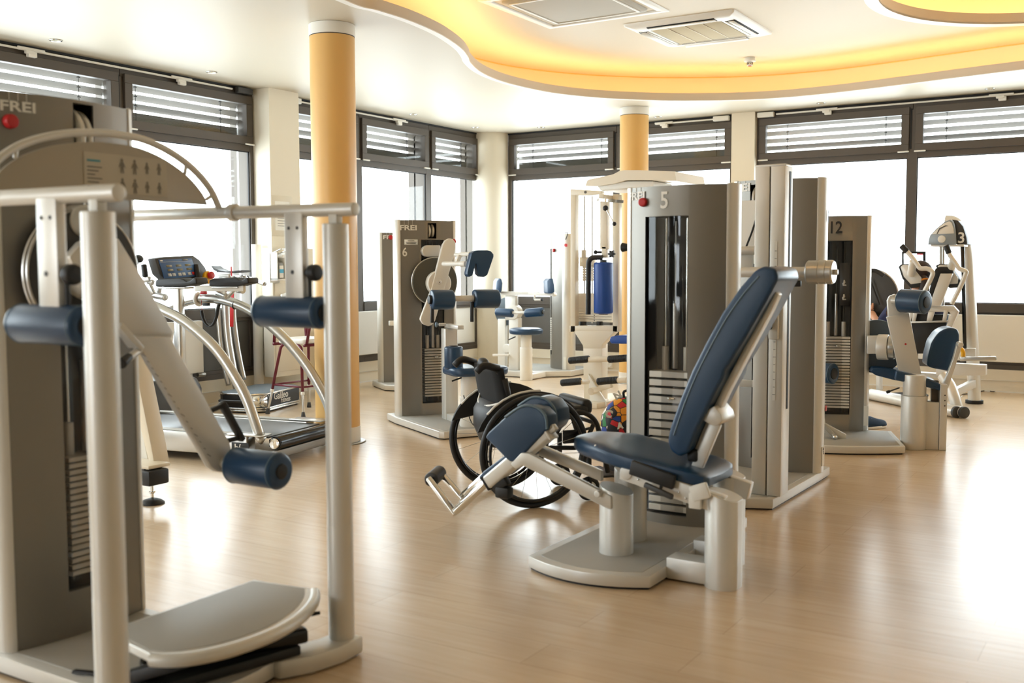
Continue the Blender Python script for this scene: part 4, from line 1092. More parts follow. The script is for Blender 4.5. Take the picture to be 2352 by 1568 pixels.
    m = MB(); m.cyl((a.x, -.66, zs+.20), (a.x, -.66, zs+.212), .033, bev=.003); T.part('end_cap', m, M_black, b_)
    m = MB(); m.cyl((.10, -.66, .056), (.10, -.66, zs*.62), .078, n=36); pd = T.part('pedestal', m, M_white)
    m = MB(); m.cyl((.10, -.66, zs*.6), (.10, -.66, zs), .07, n=36); T.part('pedestal_riser', m, M_white, pd)
    m = MB(); m.cyl(T.q(1060, 867, 'y', -.70), T.q(1038, 875, 'y', -.72), .006); T.part('seat_lever', m, M_black)
    m = MB(); m.tube(spline([(.02, -.735, .30), (.06, -.80, .10), (.15, -.82, .075), (.20, -.78, .066)], 5), .004, 8); T.part('cable', m, M_black)
machine6()
def neighbour():
    T = Thing('weight_tower', 'slim grey weight tower with a red button, half hidden left of machine six', 'exercise machine', (-6.56, 8.375, 0), 55.)
    platform(T, [(-.275, -.20), (.05, -.52), (.27, -.50), (.29, .25), (-.275, .25)], .06, .035)
    hs, P, bow = tower(T, (0, .02, 0), X, Y, .52, 1.585, .02, .12, win=(-.03, .135, .155, 1.40), logo=(-.14, 1.535, .055), red=(-.13, 1.535, .024), plates=(.205, 18, .0215, .017))
    q = T.q(900, 742, 'y', -.03); m = MB(); m.box(q, (.06, .05, .05), .006); T.part('side_clamp', m, M_white)
neighbour()
def machine7():
    T = Thing('abductor_trainer', 'white trainer marked 7 with round navy stool seat, near the corner pillar', 'exercise machine', (-5.9, 10.1, 0))
    platform(T, [(-6.45, 9.80), (-5.98, 9.80), (-5.58, 10.13), (-5.57, 10.72), (-6.45, 10.72)], .07, .03)
    hs, P, bow = tower(T, (-5.875, 10.325, 0), V((.76, -.65, 0)), V((.65, .76, 0)), .54, 1.60, .05, .15, win=(-.17, -.03, .22, 1.44), red=(.06, 1.42, .02), plates=(.27, 16, .024, .018), rim=.07)
    q = py(1301, 563, 10.17); m = MB(); m.cyl(q, q-Y*.02, .018); T.part('red_button', m, M_red)
    q = py(1302, 543, 10.165)
    T.text('number', '7', .12, (q.x, q.y-.005, q.z), X, Z, M_ink, None, .0006)
    q = py(1296, 822, 10.165); m = MB(); m.box((q.x+.01, q.y-.004, q.z-.06), (.035, .004, .14), .001); T.part('type_plate', m, M_paper)
    # pedestal and seat
    pc = pz(1201, 874, 0); x, y = pc.x, pc.y+.07
    z1 = py(1200, 768, y).z
    m = MB(); m.cyl((x, y, 0), (x, y, z1*.72), .068, n=32); pd = T.part('pedestal', m, M_white)
    m = MB(); m.cyl((x, y, z1*.7), (x, y, z1+.01), .06, n=32); T.part('pedestal_riser', m, M_white, pd)
    S = []
    zc = py(1200, 760, y).z
    for h, k in ((-.035, .80), (-.028, .95), (-.01, 1), (.012, 1), (.028, .93), (.036, .75)):
        S.append([V((x+.19*k*math.cos(2*PI*i/36), y+.17*k*math.sin(2*PI*i/36), zc+h)) for i in range(36)])
    m = MB(); m.loft(S); T.part('seat', m, M_navy)
    m = MB(); m.cyl(py(1184, 773, y-.1), py(1168, 780, y-.1), .007); T.part('seat_lever', m, M_black)
    # side base beam under seat
    yb = y+.28
    m = wprism([(1143, 732), (1160, 732), (1160, 865), (1143, 860)], yb+.1, .06); T.part('rear_column', m, M_white)
    m = wprism([(1168, 730), (1190, 730), (1190, 862), (1167, 864)], yb, .09, .012); T.part('column', m, M_white)
    m = wprism([(1160, 678), (1184, 678), (1184, 735), (1160, 735)], yb, .06); T.part('mast', m, M_silver)
    q = py(1163, 715, yb+.12); m = MB(); m.cyl(q, q+Y*.03, .16, bev=.005, n=48); T.part('cam_disc', m, mat('slate_disc', rgb(86, 96, 104), .4, .2))
    q = py(1176, 717, yb-.01); m = MB(); m.cyl(q, q+Y*.1, .085, bev=.006, n=36); T.part('hub', m, M_white)
    q = py(1163, 800, yb+.04); m = MB(); m.cyl(q, q+Y*.06, .05, bev=.006, n=32); T.part('lower_hub', m, M_white)
    m = wprism([(1144, 669), (1236, 670), (1236, 677), (1144, 678)], yb-.05, .05, .004); b_ = T.part('cross_bar', m, M_white)
    m = wprism([(1213, 670), (1270, 675), (1272, 680), (1213, 678)], yb-.06, .04, .004); T.part('bar_slide', m, M_white, b_)
    q = py(1270, 676, yb-.08); m = MB(); m.cyl(q+Y*.05, q-Y*.01, .022); T.part('bar_end', m, M_white, b_)
    q = py(1228, 688, yb-.07); m = MB(); m.cyl(q, q+X*.09, .012); m.cyl(q+Z*.05, q, .011); T.part('adjust_handle', m, M_white)
    m = MB(); m.cyl(q+X*.08, q+X*.105, .014); T.part('handle_tip', m, M_black)
    for x0, pts in ((0, [(1139, 668), (1141, 645), (1146, 639), (1152, 640), (1155, 650), (1153, 668), (1148, 674)]), (1, [(1258, 672), (1257, 645), (1262, 639), (1270, 640), (1273, 655), (1274, 670), (1268, 674), (1260, 674)])):
        m = wprism(pts, yb-.12, .12, .012, 3, 18)
        for v in m.bm.verts: v.co.x -= (v.co.y-(yb-.12))*1.05
        T.part('side_pad', m, M_navy)
    yr = y+.02
    for a, b in (((1141, 717), (1178, 719)), ((1208, 719), (1247, 716))):
        m = dpad(MB(), py(*a, yr), py(*b, yr), .048); p_ = T.part('knee_roller', m, M_navy)
        e = py(*(a if a[0] < 1150 else b), yr); s = -1 if a[0] < 1150 else 1
        m = MB(); m.cyl(e-X*s*.01, e+X*s*.012, .026); T.part('end_cap', m, M_dgrey, p_)
    m = MB(); m.cyl(py(1176, 718, yr), py(1210, 718, yr), .016); T.part('roller_shaft', m, M_white)
    m = wprism([(1131, 813), (1168, 813), (1168, 818), (1131, 818)], yb-.04, .03, .003); T.part('foot_bar', m, M_white)
    m = wprism([(1215, 813), (1221, 813), (1221, 818), (1215, 818)], yb+.05, .03, .002); T.part('foot_bar', m, M_white)
    m = MB(); m.bar((x, y-.01, .035), (x, yb+.3, .035), .10, .055, Z, .005); T.part('base_beam', m, M_white)
machine7()
# ------------------------------------------------------------------ cream cable station
def cable_station():
    T = Thing('cable_station', 'cream cable station with a blue punch roller and black foam handles', 'exercise machine', (-4.25, 8.15, 0))
    y = 8.08
    fr = lambda a, b, c, d: [(a, b), (c, b), (c, d), (a, d)]
    m = wprism(fr(1310, 436, 1321, 762), y, .07, .003); T.part('frame_upright', m, M_cream)
    m = wprism(fr(1407, 446, 1420, 762), y, .07, .003); T.part('frame_upright', m, M_cream)
    m = wprism([(1310, 434), (1380, 438), (1380, 445), (1350, 448), (1310, 448)], y-.005, .07, .003); T.part('frame_head', m, M_cream)
    m = wprism(fr(1308, 748, 1418, 762), y, .07, .003); T.part('frame_sill', m, M_cream)
    m = wprism([(1318, 761), (1412, 761), (1382, 792), (1382, 800), (1340, 800), (1338, 792)], y-.003, .09, .003); T.part('gusset', m, M_cream)
    m = wprism([(1339, 790), (1382, 790), (1382, 918), (1392, 932), (1345, 926), (1341, 924)], y, .12, .004); T.part('stem', m, M_cream)
    a, b = pz(1343, 925, 0), pz(1388, 936, 0)
    m = MB(); m.box((-4.23, 8.30, .025), (.34, .70, .05), .006, 2, -8); T.part('foot', m, M_cream)
    m = wprism([(1351, 858), (1362, 876), (1390, 920), (1391, 933), (1355, 925)], y-.03, .02, .002); T.part('foot_gusset', m, M_white)
    # canopy: shaped hood with an overhang
    S = []
    for yy, k in ((y-.02, 1), (y+.10, 1.0), (y+.62, .97)):
        S.append([py(a, b, y)+V((0, yy-y, 0)) for a, b in [(1347, 427), (1351, 415), (1356, 412), (1405, 402), (1412, 400), (1425, 393), (1436, 391), (1470, 391), (1552, 394), (1556, 416), (1500, 414), (1440, 414), (1412, 422), (1372, 428)]])
    m = MB(); m.loft(S); T.part('canopy', m, M_cream)
    m = wprism([(1372, 428), (1440, 416), (1500, 416), (1500, 430), (1440, 432), (1380, 438)], y+.02, .40, .004); T.part('canopy_tray', m, M_white)
    m = wprism([(1445, 414), (1470, 414), (1470, 470), (1445, 470)], y+.25, .06, .004); T.part('canopy_post', m, M_cream)
    m = wprism([(1500, 414), (1520, 414), (1520, 900), (1500, 900)], y+.25, .08, .004); T.part('rear_post', m, M_cream)
    # stack behind, rods and cable
    ys = y+.10
    s0 = None
    for i in range(11):
        b = 738-i*5.9
        p, q = py(1322, b, ys), py(1406, b-5.0, ys)
        m = MB(); m.box(((p.x+q.x)/2, ys+.03, (p.z+q.z)/2), (q.x-p.x, .07, q.z-p.z), .001, 1); w_ = T.part('weight_plate', m, M_cream)
        m = MB(); e = py(1326, b-2.5, ys-.006); m.cyl(e-Y*.001, e+Y*.004, .007, bev=0, n=10); T.part('weight_number', m, mat('red_number', rgb(196, 110, 100), .6) if i == 0 else bpy.data.materials['red_number'], w_)
        m = MB(); e = py(1365, b-2.5, ys-.006); m.cyl(e-Y*.001, e+Y*.004, .005, bev=0, n=8); T.part('pin_hole', m, M_dletter, w_)
    for i in range(6):
        b = 645-i*5.9
        p, q = py(1338, b, ys), py(1372, b-5.4, ys)
        m = MB(); m.box(((p.x+q.x)/2, ys+.03, (p.z+q.z)/2), (q.x-p.x, .06, q.z-p.z), .001, 1); T.part('lifted_plate', m, M_cream)
    m = wprism(fr(1331, 590, 1365, 612), ys, .06, .003); T.part('stack_head', m, M_cream)
    for x0 in (1342, 1360):
        m = MB(); m.cyl(py(x0, 450, ys+.03), py(x0, 742, ys+.03), .009, bev=0, n=12); T.part('guide_rod', m, M_alu)
    m = MB(); m.cyl(py(1341, 574, ys), py(1341, 592, ys), .022); T.part('rod_sleeve', m, M_cream)
    for x0 in (1340, 1378):
        m = MB(); m.cyl(py(x0, 738, ys), py(x0, 747, ys), .032, bev=.004, n=20); T.part('rubber_stop', m, M_black)
    q = py(1344, 441, y-.01); m = MB(); m.cyl(q, q+Y*.012, .012, bev=.002, n=16); T.part('frame_bolt', m, M_frame)
    # upright arm with clamp, lever, handle and the blue roller
    yf = y-.16
    m = wprism([(1378, 460), (1394, 460), (1394, 572), (1378, 572)], yf, .06, .004); a_ = T.part('arm_tube', m, M_cream)
    m = wprism([(1375, 446), (1387, 446), (1387, 462), (1375, 462)], yf, .2, .004); T.part('arm_pivot', m, M_cream)
    m = MB(); S = py(1363, 458, yf-.02); E = py(1432, 463, yf-.02)
    m.tube(spline([S, (S+E)/2+Y*-.06, E], 6), .012, 10, sec=[(-.6, -1), (.6, -1), (.6, 1), (-.6, 1)]); T.part('index_rail', m, M_chrome)
    q = py(1391, 478, yf-.01); m = MB(); m.ball(q, .024); T.part('lever_hub', m, M_black)
    m = MB(); m.cyl(q, py(1409, 510, yf-.03), .006); l_ = T.part('lever_rod', m, M_chrome)
    m = MB(); m.ball(py(1411, 514, yf-.03), .018); T.part('lever_ball', m, M_black, l_)
    m = wprism([(1382, 566), (1392, 566), (1393, 592), (1381, 592)], yf, .05, .004); T.part('clamp', m, M_cream)
    m = MB(); m.cyl(py(1366, 579, yf+.02), py(1384, 579, yf+.02), .010); m.ball(py(1368, 579, yf+.02), .018); T.part('clamp_pin', m, M_black)
    st = py(1405, 583, yf); m = MB()
    poly = []
    for i in range(24):
        t = 2*PI*i/24; rr = .028+.008*math.cos(6*t); poly.append((rr*math.cos(t), rr*math.sin(t)))
    m.prism(poly, st, X, Z, .03, .004, center=True); T.part('star_knob', m, M_black)
    m = MB(); m.tube(fil([py(1384, 591, yf-.02), py(1352, 591, yf-.05), py(1351, 722, yf-.05)], .10, 7), .022, 14); T.part('handle', m, M_black)
    a, b = py(1386, 602, yf), py(1386, 720, yf)
    m = MB(); m.cyl(a, b, .083, bev=.018, n=36); r_ = T.part('punch_roller', m, M_blue)
    m = MB(); m.cyl(b-Z*.008, b+Z*.004, .04); T.part('end_cap', m, M_black, r_)
    m = MB(); m.cyl(a-Z*.004, a+Z*.02, .03); T.part('end_cap', m, M_dgrey, r_)
    # seat edge, foam handles
    m = wprism([(1399, 780), (1402, 773), (1412, 771), (1470, 770), (1470, 790), (1402, 789)], y-.3, .32, .012, 3, 20); T.part('blue_seat', m, M_blue)
    yh = y-.22
    for x0, x1, b0, b1, yy in ((1308, 1353, 828, 824, yh), (1398, 1440, 825, 822, yh), (1290, 1334, 879, 875, yh-.1), (1373, 1419, 876, 872, yh-.1)):
        m = MB(); p, q = py(x0, b0, yy), py(x1, b1, yy); r = .031; prof = []
        Lh = (q-p).length; n = 12
        prof = [(0, 0), (r*.9, 0), (r, .006)]
        for i in range(n):
            h = .01+(Lh-.02)*i/n; prof += [(r, h), (r, h+(Lh-.02)/n*.7), (r*.93, h+(Lh-.02)/n*.75), (r*.93, h+(Lh-.02)/n*.97)]
        prof += [(r, Lh-.005), (r*.9, Lh), (0, Lh)]
        m.lathe(prof, p, q-p, 20); T.part('foam_handle', m, M_black)
    m = MB(); m.cyl(py(1350, 826, yh), py(1400, 824, yh), .024); T.part('handle_bar', m, M_cream)
    m = MB(); m.cyl(py(1332, 877, yh-.1), py(1350, 876, yh+.1), .022); T.part('handle_bar', m, M_cream)
    m = MB(); m.cyl(py(1417, 873, yh-.1), py(1440, 872, yh-.1), .024); T.part('handle_bar', m, M_cream)
    m = MB(); p = py(1360, 898, yh+.12); m.cyl(p-Y*.03, p+Y*.05, .032); m.bar(p, py(1405, 884, yh+.02), .03, .04, Z, .006); T.part('pivot_arm', m, M_cream)
cable_station()
# ------------------------------------------------------------------ wheelchair and bag
def wheelchair():
    T = Thing('wheelchair', 'black active wheelchair with push handles, standing behind the leg trainer', 'wheelchair', (-2.875, 4.625, 0), 52.)
    R_ = .295
    for s in (-1, 1):
        cam = math.radians(3)*s
        ax = V((0, math.cos(cam), -math.sin(cam)*1.0)) if s > 0 else V((0, math.cos(cam), math.sin(-cam)))
        ax = V((0, 1, -.05*s)).normalized()
        c = V((0, s*.265, R_-.0005))
        m = MB(); m.ring(c, R_-.014, .0145, ax, 72, 12); w = T.part('tyre', m, M_black)
        m = MB(); m.ring(c, R_-.034, .010, ax, 72, 8, 1.2); T.part('rim', m, M_blackm, w)
        o = c+ax*(s*.032)
        m = MB(); m.ring(o, R_-.045, .0085, ax, 72, 10); T.part('hand_rim', m, M_blackm, w)
        m = MB(); m.cyl(c-ax*.035, c+ax*.035, .022, bev=.005); h = T.part('hub', m, M_alu, w)
        u = X; v = ax.cross(u)
        for i in range(18):
            t = 2*PI*i/18+.1; e = c+(u*math.cos(t)+v*math.sin(t))*(R_-.04); off = ax*(.028 if i % 2 else -.028)
            t2 = t+(.35 if i % 4 < 2 else -.35); b = c+off+(u*math.cos(t2)+v*math.sin(t2))*.02
            m = MB(); m.cyl(b, e, .0013, bev=0, n=6); T.part('spoke', m, M_chrome, w)
        for k in range(5):
            t = .5+k*1.25; e = c+(u*math.cos(t)+v*math.sin(t))*(R_-.042)
            m = MB(); m.cyl(e, e+ax*(s*.03), .004, bev=.001, n=8); T.part('rim_tab', m, M_black, w)
    m = MB(); m.cyl((0, -.25, R_), (0, .25, R_), .016); T.part('axle_tube', m, M_black)
    # side frames, seat, back canes
    for s in (-1, 1):
        y = s*.19
        m = MB(); m.tube(fil([(-.10, y, .44), (.30, y, .475), (.385, y*.9, .42), (.47, y*.72, .13)], .07), .0135, 12); T.part('frame_tube', m, M_black)
        m = MB(); m.tube(fil([(-.05, y, .43), (.0, y, .30), (.30, y, .28), (.36, y, .40)], .05), .012, 10); T.part('lower_tube', m, M_black)
        m = MB(); m.tube(fil([(-.09, y, .42), (-.13, y, .58), (-.155, y, .70), (-.25, y, .735), (-.28, y, .70)], .045), .0125, 12); cn = T.part('back_cane', m, M_black)
        m = MB(); m.tube(fil([(-.165, y, .712), (-.245, y, .737), (-.285, y, .70)], .03), .019, 12); T.part('push_grip', m, M_black, cn)
        m = MB(); m.tube([(-.105, y, .50), (-.14, y, .66)], .022, 12); T.part('cane_padding', m, M_black, cn)
        # clothes guard following the wheel
        pts = []
        for i in range(13):
            t = math.radians(160-115*i/12); pts.append((.01+.315*math.cos(t)*1.02, R_+.30*math.sin(t)))
        poly = pts+[(.24, .44), (-.12, .43)]
        m = MB(); m.prism(poly, (0, s*.222, 0), X, Z, .006, .002, center=True); g = T.part('side_guard', m, M_black)
        m = MB(); m.tube([(a, s*.222, b+.002) for a, b in pts[2:9]], .006, 8); T.part('guard_edge', m, M_white, g)
        # caster
        k = V((.33, s*.20, .065))
        m = MB(); m.ring(k, .05, .014, Y, 32, 10); cw = T.part('caster_wheel', m, M_black)
        m = MB(); m.cyl(k-Y*.012, k+Y*.012, .04, bev=.004, n=24); T.part('caster_hub', m, M_alu, cw)
        m = MB(); m.tube(fil([k-Y*.022, k-Y*.022+Z*.09, k+Z*.10], .02), .007, 8); m.cyl(k+Z*.09, (k.x, k.y, .30), .014); T.part('caster_fork', m, M_black)
    m = MB(); m.box((.12, 0, .475), (.44, .37, .055), .02, 3); T.part('seat_cushion', m, M_black)
    m = MB(); m.box((.335, 0, .49), (.06, .36, .08), .025, 3); T.part('cushion_front', m, M_black)
    S = []
    for t in range(9):
        f = t/8; x = -.105-.05*f; z = .45+.265*f
        w = .215-.012*f; S.append([V((x-.022-.02*math.cos(PI*.5*a)*1, w*a, z)) for a in (-1, -.6, -.2, .2, .6, 1)]+[V((x+.01-.02*math.cos(PI*.5*a), w*a, z)) for a in (1, .6, .2, -.2, -.6, -1)])
    m = MB(); m.loft(S); b = T.part('backrest', m, mat('black_fabric', rgb(20, 20, 20), .9, 0, .1, 30, .3, 900))
    m = MB(); m.ball((-.165, .06, .715), .05, .6, 1.2, .7); T.part('back_flap', m, M_black, b)
    m = MB(); m.box((-.150, -.10, .685), (.004, .012, .05), .002); T.part('red_tag', m, M_red, b)
    m = MB(); m.bar((-.135, -.185, .565), (-.135, .20, .565), .012, .028, Z, .005); T.part('fold_bar', m, M_alu)
    # pouch under the back
    S = []
    for z, w, d in ((.53, .165, .035), (.48, .16, .055), (.40, .13, .06), (.32, .10, .045), (.285, .06, .02)):
        S.append([V((-.11-d+d*math.cos(2*PI*i/16), w*math.sin(2*PI*i/16), z)) for i in range(16)])
    m = MB(); m.loft(S); p = T.part('pouch', m, M_black)
    m = MB(); m.tube(spline([(-.145, .17, .55), (-.18, .10, .515), (-.19, 0, .505), (-.18, -.10, .515), (-.145, -.165, .535)], 5), .006, 8); T.part('pouch_piping', m, M_white, p)
    m = MB(); m.box((.485, 0, .105), (.13, .27, .012), .004); T.part('footplate', m, M_black)
    m = MB(); m.cyl((.39, -.17, .40), (.39, .17, .40), .011); T.part('front_cross', m, M_black)
    m = MB(); m.box((.22, -.225, .35), (.10, .014, .07), .01); m.bar((.17, -.235, .36), (.32, -.235, .39), .012, .014, Z, .004); T.part('brake_lever', m, M_black)
wheelchair()
def backpack():
    p = pz(1436, 1094, 0); T = Thing('backpack', 'round backpack in multicoloured letter print beside the wheelchair front', 'bag', (p.x, p.y+.05, 0), 26.)
    mt = bpy.data.materials.new('letter_print'); mt.use_nodes = True
    nt = mt.node_tree; N = nt.nodes; L = nt.links; b = N['Principled BSDF']; b.inputs['Roughness'].default_value = .6
    tc = N.new('ShaderNodeTexCoord'); vo = N.new('ShaderNodeTexVoronoi'); vo.inputs['Scale'].default_value = 24
    L.new(tc.outputs['Object'], vo.inputs['Vector'])
    sp = N.new('ShaderNodeSeparateColor'); L.new(vo.outputs['Color'], sp.inputs[0])
    cr = N.new('ShaderNodeValToRGB'); cr.color_ramp.interpolation = 'CONSTANT'; el = cr.color_ramp.elements
    cols = [rgb(206, 34, 40), rgb(28, 66, 150), rgb(232, 150, 34), rgb(28, 130, 60), rgb(240, 238, 232), rgb(30, 28, 30), rgb(236, 190, 40)]
    for i, c in enumerate(cols):
        e = el[i] if i < 2 else el.new(i/len(cols)); e.position = i/len(cols); e.color = c
    L.new(sp.outputs[0], cr.inputs[0])
    v2 = N.new('ShaderNodeTexVoronoi'); v2.feature = 'DISTANCE_TO_EDGE'; v2.inputs['Scale'].default_value = 24; L.new(tc.outputs['Object'], v2.inputs['Vector'])
    mm = N.new('ShaderNodeMath'); mm.operation = 'LESS_THAN'; mm.inputs[1].default_value = .045; L.new(v2.outputs['Distance'], mm.inputs[0])
    mx = N.new('ShaderNodeMix'); mx.data_type = 'RGBA'; mx.inputs[7].default_value = rgb(26, 24, 26)
    L.new(mm.outputs[0], mx.inputs[0]); L.new(cr.outputs[0], mx.inputs[6]); L.new(mx.outputs[2], b.inputs['Base Color'])
    S = []
    for z, w, d in ((.10, .15, .10), (.13, .165, .12), (.20, .175, .135), (.28, .175, .135), (.36, .16, .12), (.42, .125, .095), (.455, .08, .06), (.465, .04, .03)):
        S.append([V((w*math.copysign(abs(math.cos(2*PI*i/28))**.75, math.cos(2*PI*i/28)), d*math.copysign(abs(math.sin(2*PI*i/28))**.75, math.sin(2*PI*i/28)), z)) for i in range(28)])
    m = MB(); m.loft(S); T.part('body', m, mt)
    S = []
    for z, w, d in ((.0, .13, .09), (.015, .15, .105), (.10, .152, .105), (.112, .145, .098)):
        S.append([V((w*math.copysign(abs(math.cos(2*PI*i/28))**.75, math.cos(2*PI*i/28)), d*math.copysign(abs(math.sin(2*PI*i/28))**.75, math.sin(2*PI*i/28)), z)) for i in range(28)])
    m = MB(); m.loft(S); T.part('base', m, M_black)
    m = MB(); m.tube(spline([(-.03, -.02, .46), (-.03, -.03, .50), (.03, -.03, .50), (.03, -.02, .46)], 5), .008, 8); T.part('loop', m, M_black)
    for ch, a, b, sz, tilt in (('N', 1419, 908, .055, .5), ('C', 1398, 952, .055, -.3), ('A', 1424, 978, .045, .2)):
        q = T.q(a, b, 'y', -.142); q.y = -.128 if a > 1410 else -.105
        u = V((math.cos(tilt), 0, math.sin(tilt))); T.text('print', ch, sz, q+V((0, -.012, 0)), u, V((-math.sin(tilt), 0, math.cos(tilt))), M_letter, None, .004, .003)
    m = MB(); m.box((-.05, -.115, .12), (.12, .05, .10), .02, 3); T.part('front_pocket', m, M_black)
backpack()
# ------------------------------------------------------------------ treadmill with arched rails
def treadmill():
    T = Thing('treadmill', 'grey treadmill with two arched steel handrails and a blue console', 'treadmill', (-4.72, 4.935, 0), 10.)
    Q = lambda y, pts: [T.q(a, b, 'y', y) for a, b in pts]
    W2 = .31; LEN = 2.0
    for s in (-1, 1):
        m = MB(); m.box((-LEN/2-.10, s*(W2+.025), .115), (LEN-.1, .09, .13), .006); r = T.part('side_rail', m, M_alu)
        m = MB(); m.box((-LEN/2-.10, s*(W2+.015), .183), (LEN-.1, .07, .006), .002); T.part('foot_strip', m, M_grey2, r)
        m = MB(); m.box((-.16, s*(W2+.03), .187), (.26, .115, .010), .004); T.part('end_plate', m, M_alu, r)
        m = MB(); m.box((-.02, s*(W2-.03), .13), (.05, .035, .05), .006); T.part('axle_block', m, M_black, r)
        for x in (-.35, -1.8):
            m = MB(); m.cyl((x, s*(W2+.01), .0), (x, s*(W2+.01), .05), .025); T.part('foot', m, M_black)
    m = MB(); m.box((-LEN/2, 0, .165), (LEN-.1, 2*W2-.03, .012), .003); T.part('belt', m, mat('treadmill_belt', rgb(92, 96, 100), .35, 0, .12, 14, .1, 300))
    m = MB(); m.cyl((.0, -W2+.02, .13), (.0, W2-.02, .13), .045, bev=.004, n=32); T.part('rear_roller', m, M_blackm)
    m = MB(); m.cyl((.0, -W2+.0, .13), (.0, -W2+.03, .13), .034, bev=.003); T.part('roller_sleeve', m, M_chrome)
    m = MB(); m.bar((.02, -W2-.05, .065), (.02, W2+.05, .065), .03, .05, Z, .004); T.part('rear_bumper', m, M_grey)
    q = T.q(546, 1024, 'y', -W2-.071)
    m = MB(); m.box((q.x+.02, -W2-.0715, .108), (.13, .003, .06), .001); b = T.part('badge', m, M_black)
    T.text('badge_letters', 'h/', .06, (q.x, -W2-.0735, .105), X, Z, M_letter, b, .0005, .001)
    # motor hood
    S = []
    for x, h, zz in ((-2.02, .30, .16), (-1.99, .335, .30), (-1.88, .345, .35), (-1.62, .345, .36), (-1.47, .335, .33), (-1.42, .31, .20)):
        S.append([V((x, h*a, .03+(zz-.03)*b)) for a, b in [(-1, 0), (-1.02, .7), (-.98, .93), (-.85, 1), (.85, 1), (.98, .93), (1.02, .7), (1, 0)]])
    m = MB(); m.loft(S); hd = T.part('motor_hood', m, M_dgrey)
    m = MB(); m.box((-1.78, 0, .352), (.5, .6, .03), .012, 3, Matrix.Rotation(.02, 4, 'Y')); T.part('hood_top', m, mat('hood_pale_blue', rgb(196, 206, 214), .3, .1, .02), hd)  # pale blue paints the window's reflection on the hood top
    # arched handrails
    near = [(600, 1012), (588, 975), (566, 915), (536, 860), (501, 808), (463, 769), (421, 736), (385, 717), (350, 701), (318, 694), (285, 697), (250, 712), (215, 745)]
    far = [(764, 965), (752, 925), (735, 890), (705, 840), (668, 793), (630, 755), (595, 726), (560, 705), (520, 691), (480, 685), (440, 689), (400, 702), (366, 722), (335, 755), (310, 800), (292, 850)]
    for pts, y in ((near, -W2-.03), (far, W2+.03)):
        P = Q(y, pts); P = spline([P[0]-(P[1]-P[0])*.02]+P[1:], 5)
        P[0].z = max(P[0].z, .18)
        m = MB(); m.tube(P, .034, 18); r = T.part('handrail', m, M_alu)
    c = T.q(456, 687, 'y', W2+.03); d = T.q(500, 687, 'y', W2+.03)-T.q(420, 695, 'y', W2+.03)
    m = MB(); m.ring(c, .040, .012, d, 32, 10, 1.3); T.part('rail_collar', m, M_white)
    c = T.q(541, 699, 'y', W2+.03); m = MB(); m.ring(c, .033, .004, T.q(560, 705, 'y', W2+.03)-T.q(520, 691, 'y', W2+.03), 24, 6); T.part('cable_tie', m, M_black)
    # console on its mast
    c0 = Q(W2*.0, [(408, 665), (408, 700)])
    xm = T.q(410, 660, 'y', .12).x
    m = MB(); m.bar((xm, .12, .30), (xm, .12, T.q(410, 650, 'y', .12).z), .06, .06, X, .012); T.part('mast', m, M_alu)
    m = MB(); m.bar((xm+.02, .12, T.q(395, 720, 'y', .12).z), (xm-.10, .12, .36), .05, .05, X, .01); T.part('mast_strut', m, M_alu)
    xc = xm+.10
    K = lambda pts, dx=0: [T.q(a, b, 'x', xc+dx) for a, b in pts]
    m = MB(); P = K([(357, 594), (380, 590), (445, 587), (458, 596), (472, 614), (481, 636), (478, 646), (452, 647), (382, 643), (368, 630)])
    m.prism([(p.y, p.z) for p in P], (xc, 0, 0), Y, Z, -.07, .008, 2, 30); hs = T.part('console', m, M_dgrey)
    P = K([(364, 596), (440, 593), (456, 634), (378, 640)], .004)
    m = MB(); m.prism([(p.y, p.z) for p in P], (xc+.001, 0, 0), Y, Z, .004, .001); f = T.part('console_face', m, mat('console_blue', rgb(62, 104, 164), .35, 0, .03))
    M_lcd = mat('display_window', rgb(150, 146, 120), .3, 0, .02); M_key = mat('console_key', rgb(214, 220, 226), .4)
    def fpt(u, v):  # u,v over the face
        a, b, c, d = P; t = a+(b-a)*u; e = d+(c-d)*u; return t+(e-t)*v
    def patch(u0, u1, v0, v1, mm, nm, h=.0015):
        m = MB(); q = [fpt(u0, v1), fpt(u1, v1), fpt(u1, v0), fpt(u0, v0)]
        m.prism([(p.y, p.z) for p in q], (xc+.005, 0, 0), Y, Z, h); return T.part(nm, m, mm, f)
    for v in (.30, .52):
        for k in range(3): patch(.16+.28*k, .32+.28*k, v, v+.11, M_lcd, 'display')
    patch(.70, .86, .03, .10, M_lcd, 'display'); patch(.03, .10, .03, .10, M_white, 'brand_disc'); patch(.02, .98, .135, .15, M_key, 'divider')
    for k, u in enumerate((.13, .25, .42, .54, .71, .84)): patch(u, u+.095, .74, .90, M_red if k == 5 else M_key, 'key')
    q = T.q(473, 637, 'x', xc+.02)
    m = MB(); m.cyl(q, q+X*.03, .045, bev=.008); e = T.part('stop_base', m, M_yellow)
    m = MB(); m.cyl(q+X*.03+Z*.012, q+X*.06+Z*.02, .026, bev=.008); T.part('stop_button', m, M_red, e)
    # crossbar, arm rests with grips
    ya = W2+.03
    A = T.q(450, 662, 'y', ya-.20); B = T.q(562, 662, 'y', ya-.20)
    m = MB(); m.bar(A, B, .03, .04, Z, .004); T.part('cross_plate', m, M_white)
    def armrest(pts, y, d=.12):
        m = MB(); P = Q(y, pts); m.prism([(p.x, p.z) for p in P], (0, y, 0), X, Z, -d, .010, 3, 25); p = T.part('armrest', m, M_black)
        lo = Q(y+d/2, [pts[0], pts[-1]])
        m = MB(); m.bar((P[0].x+.01, y+d/2, min(p.z for p in P)-.008), (P[-1].x-.01, y+d/2, min(p.z for p in P)-.008), .09, .014, Z, .003); T.part('armrest_plate', m, M_alu, p)
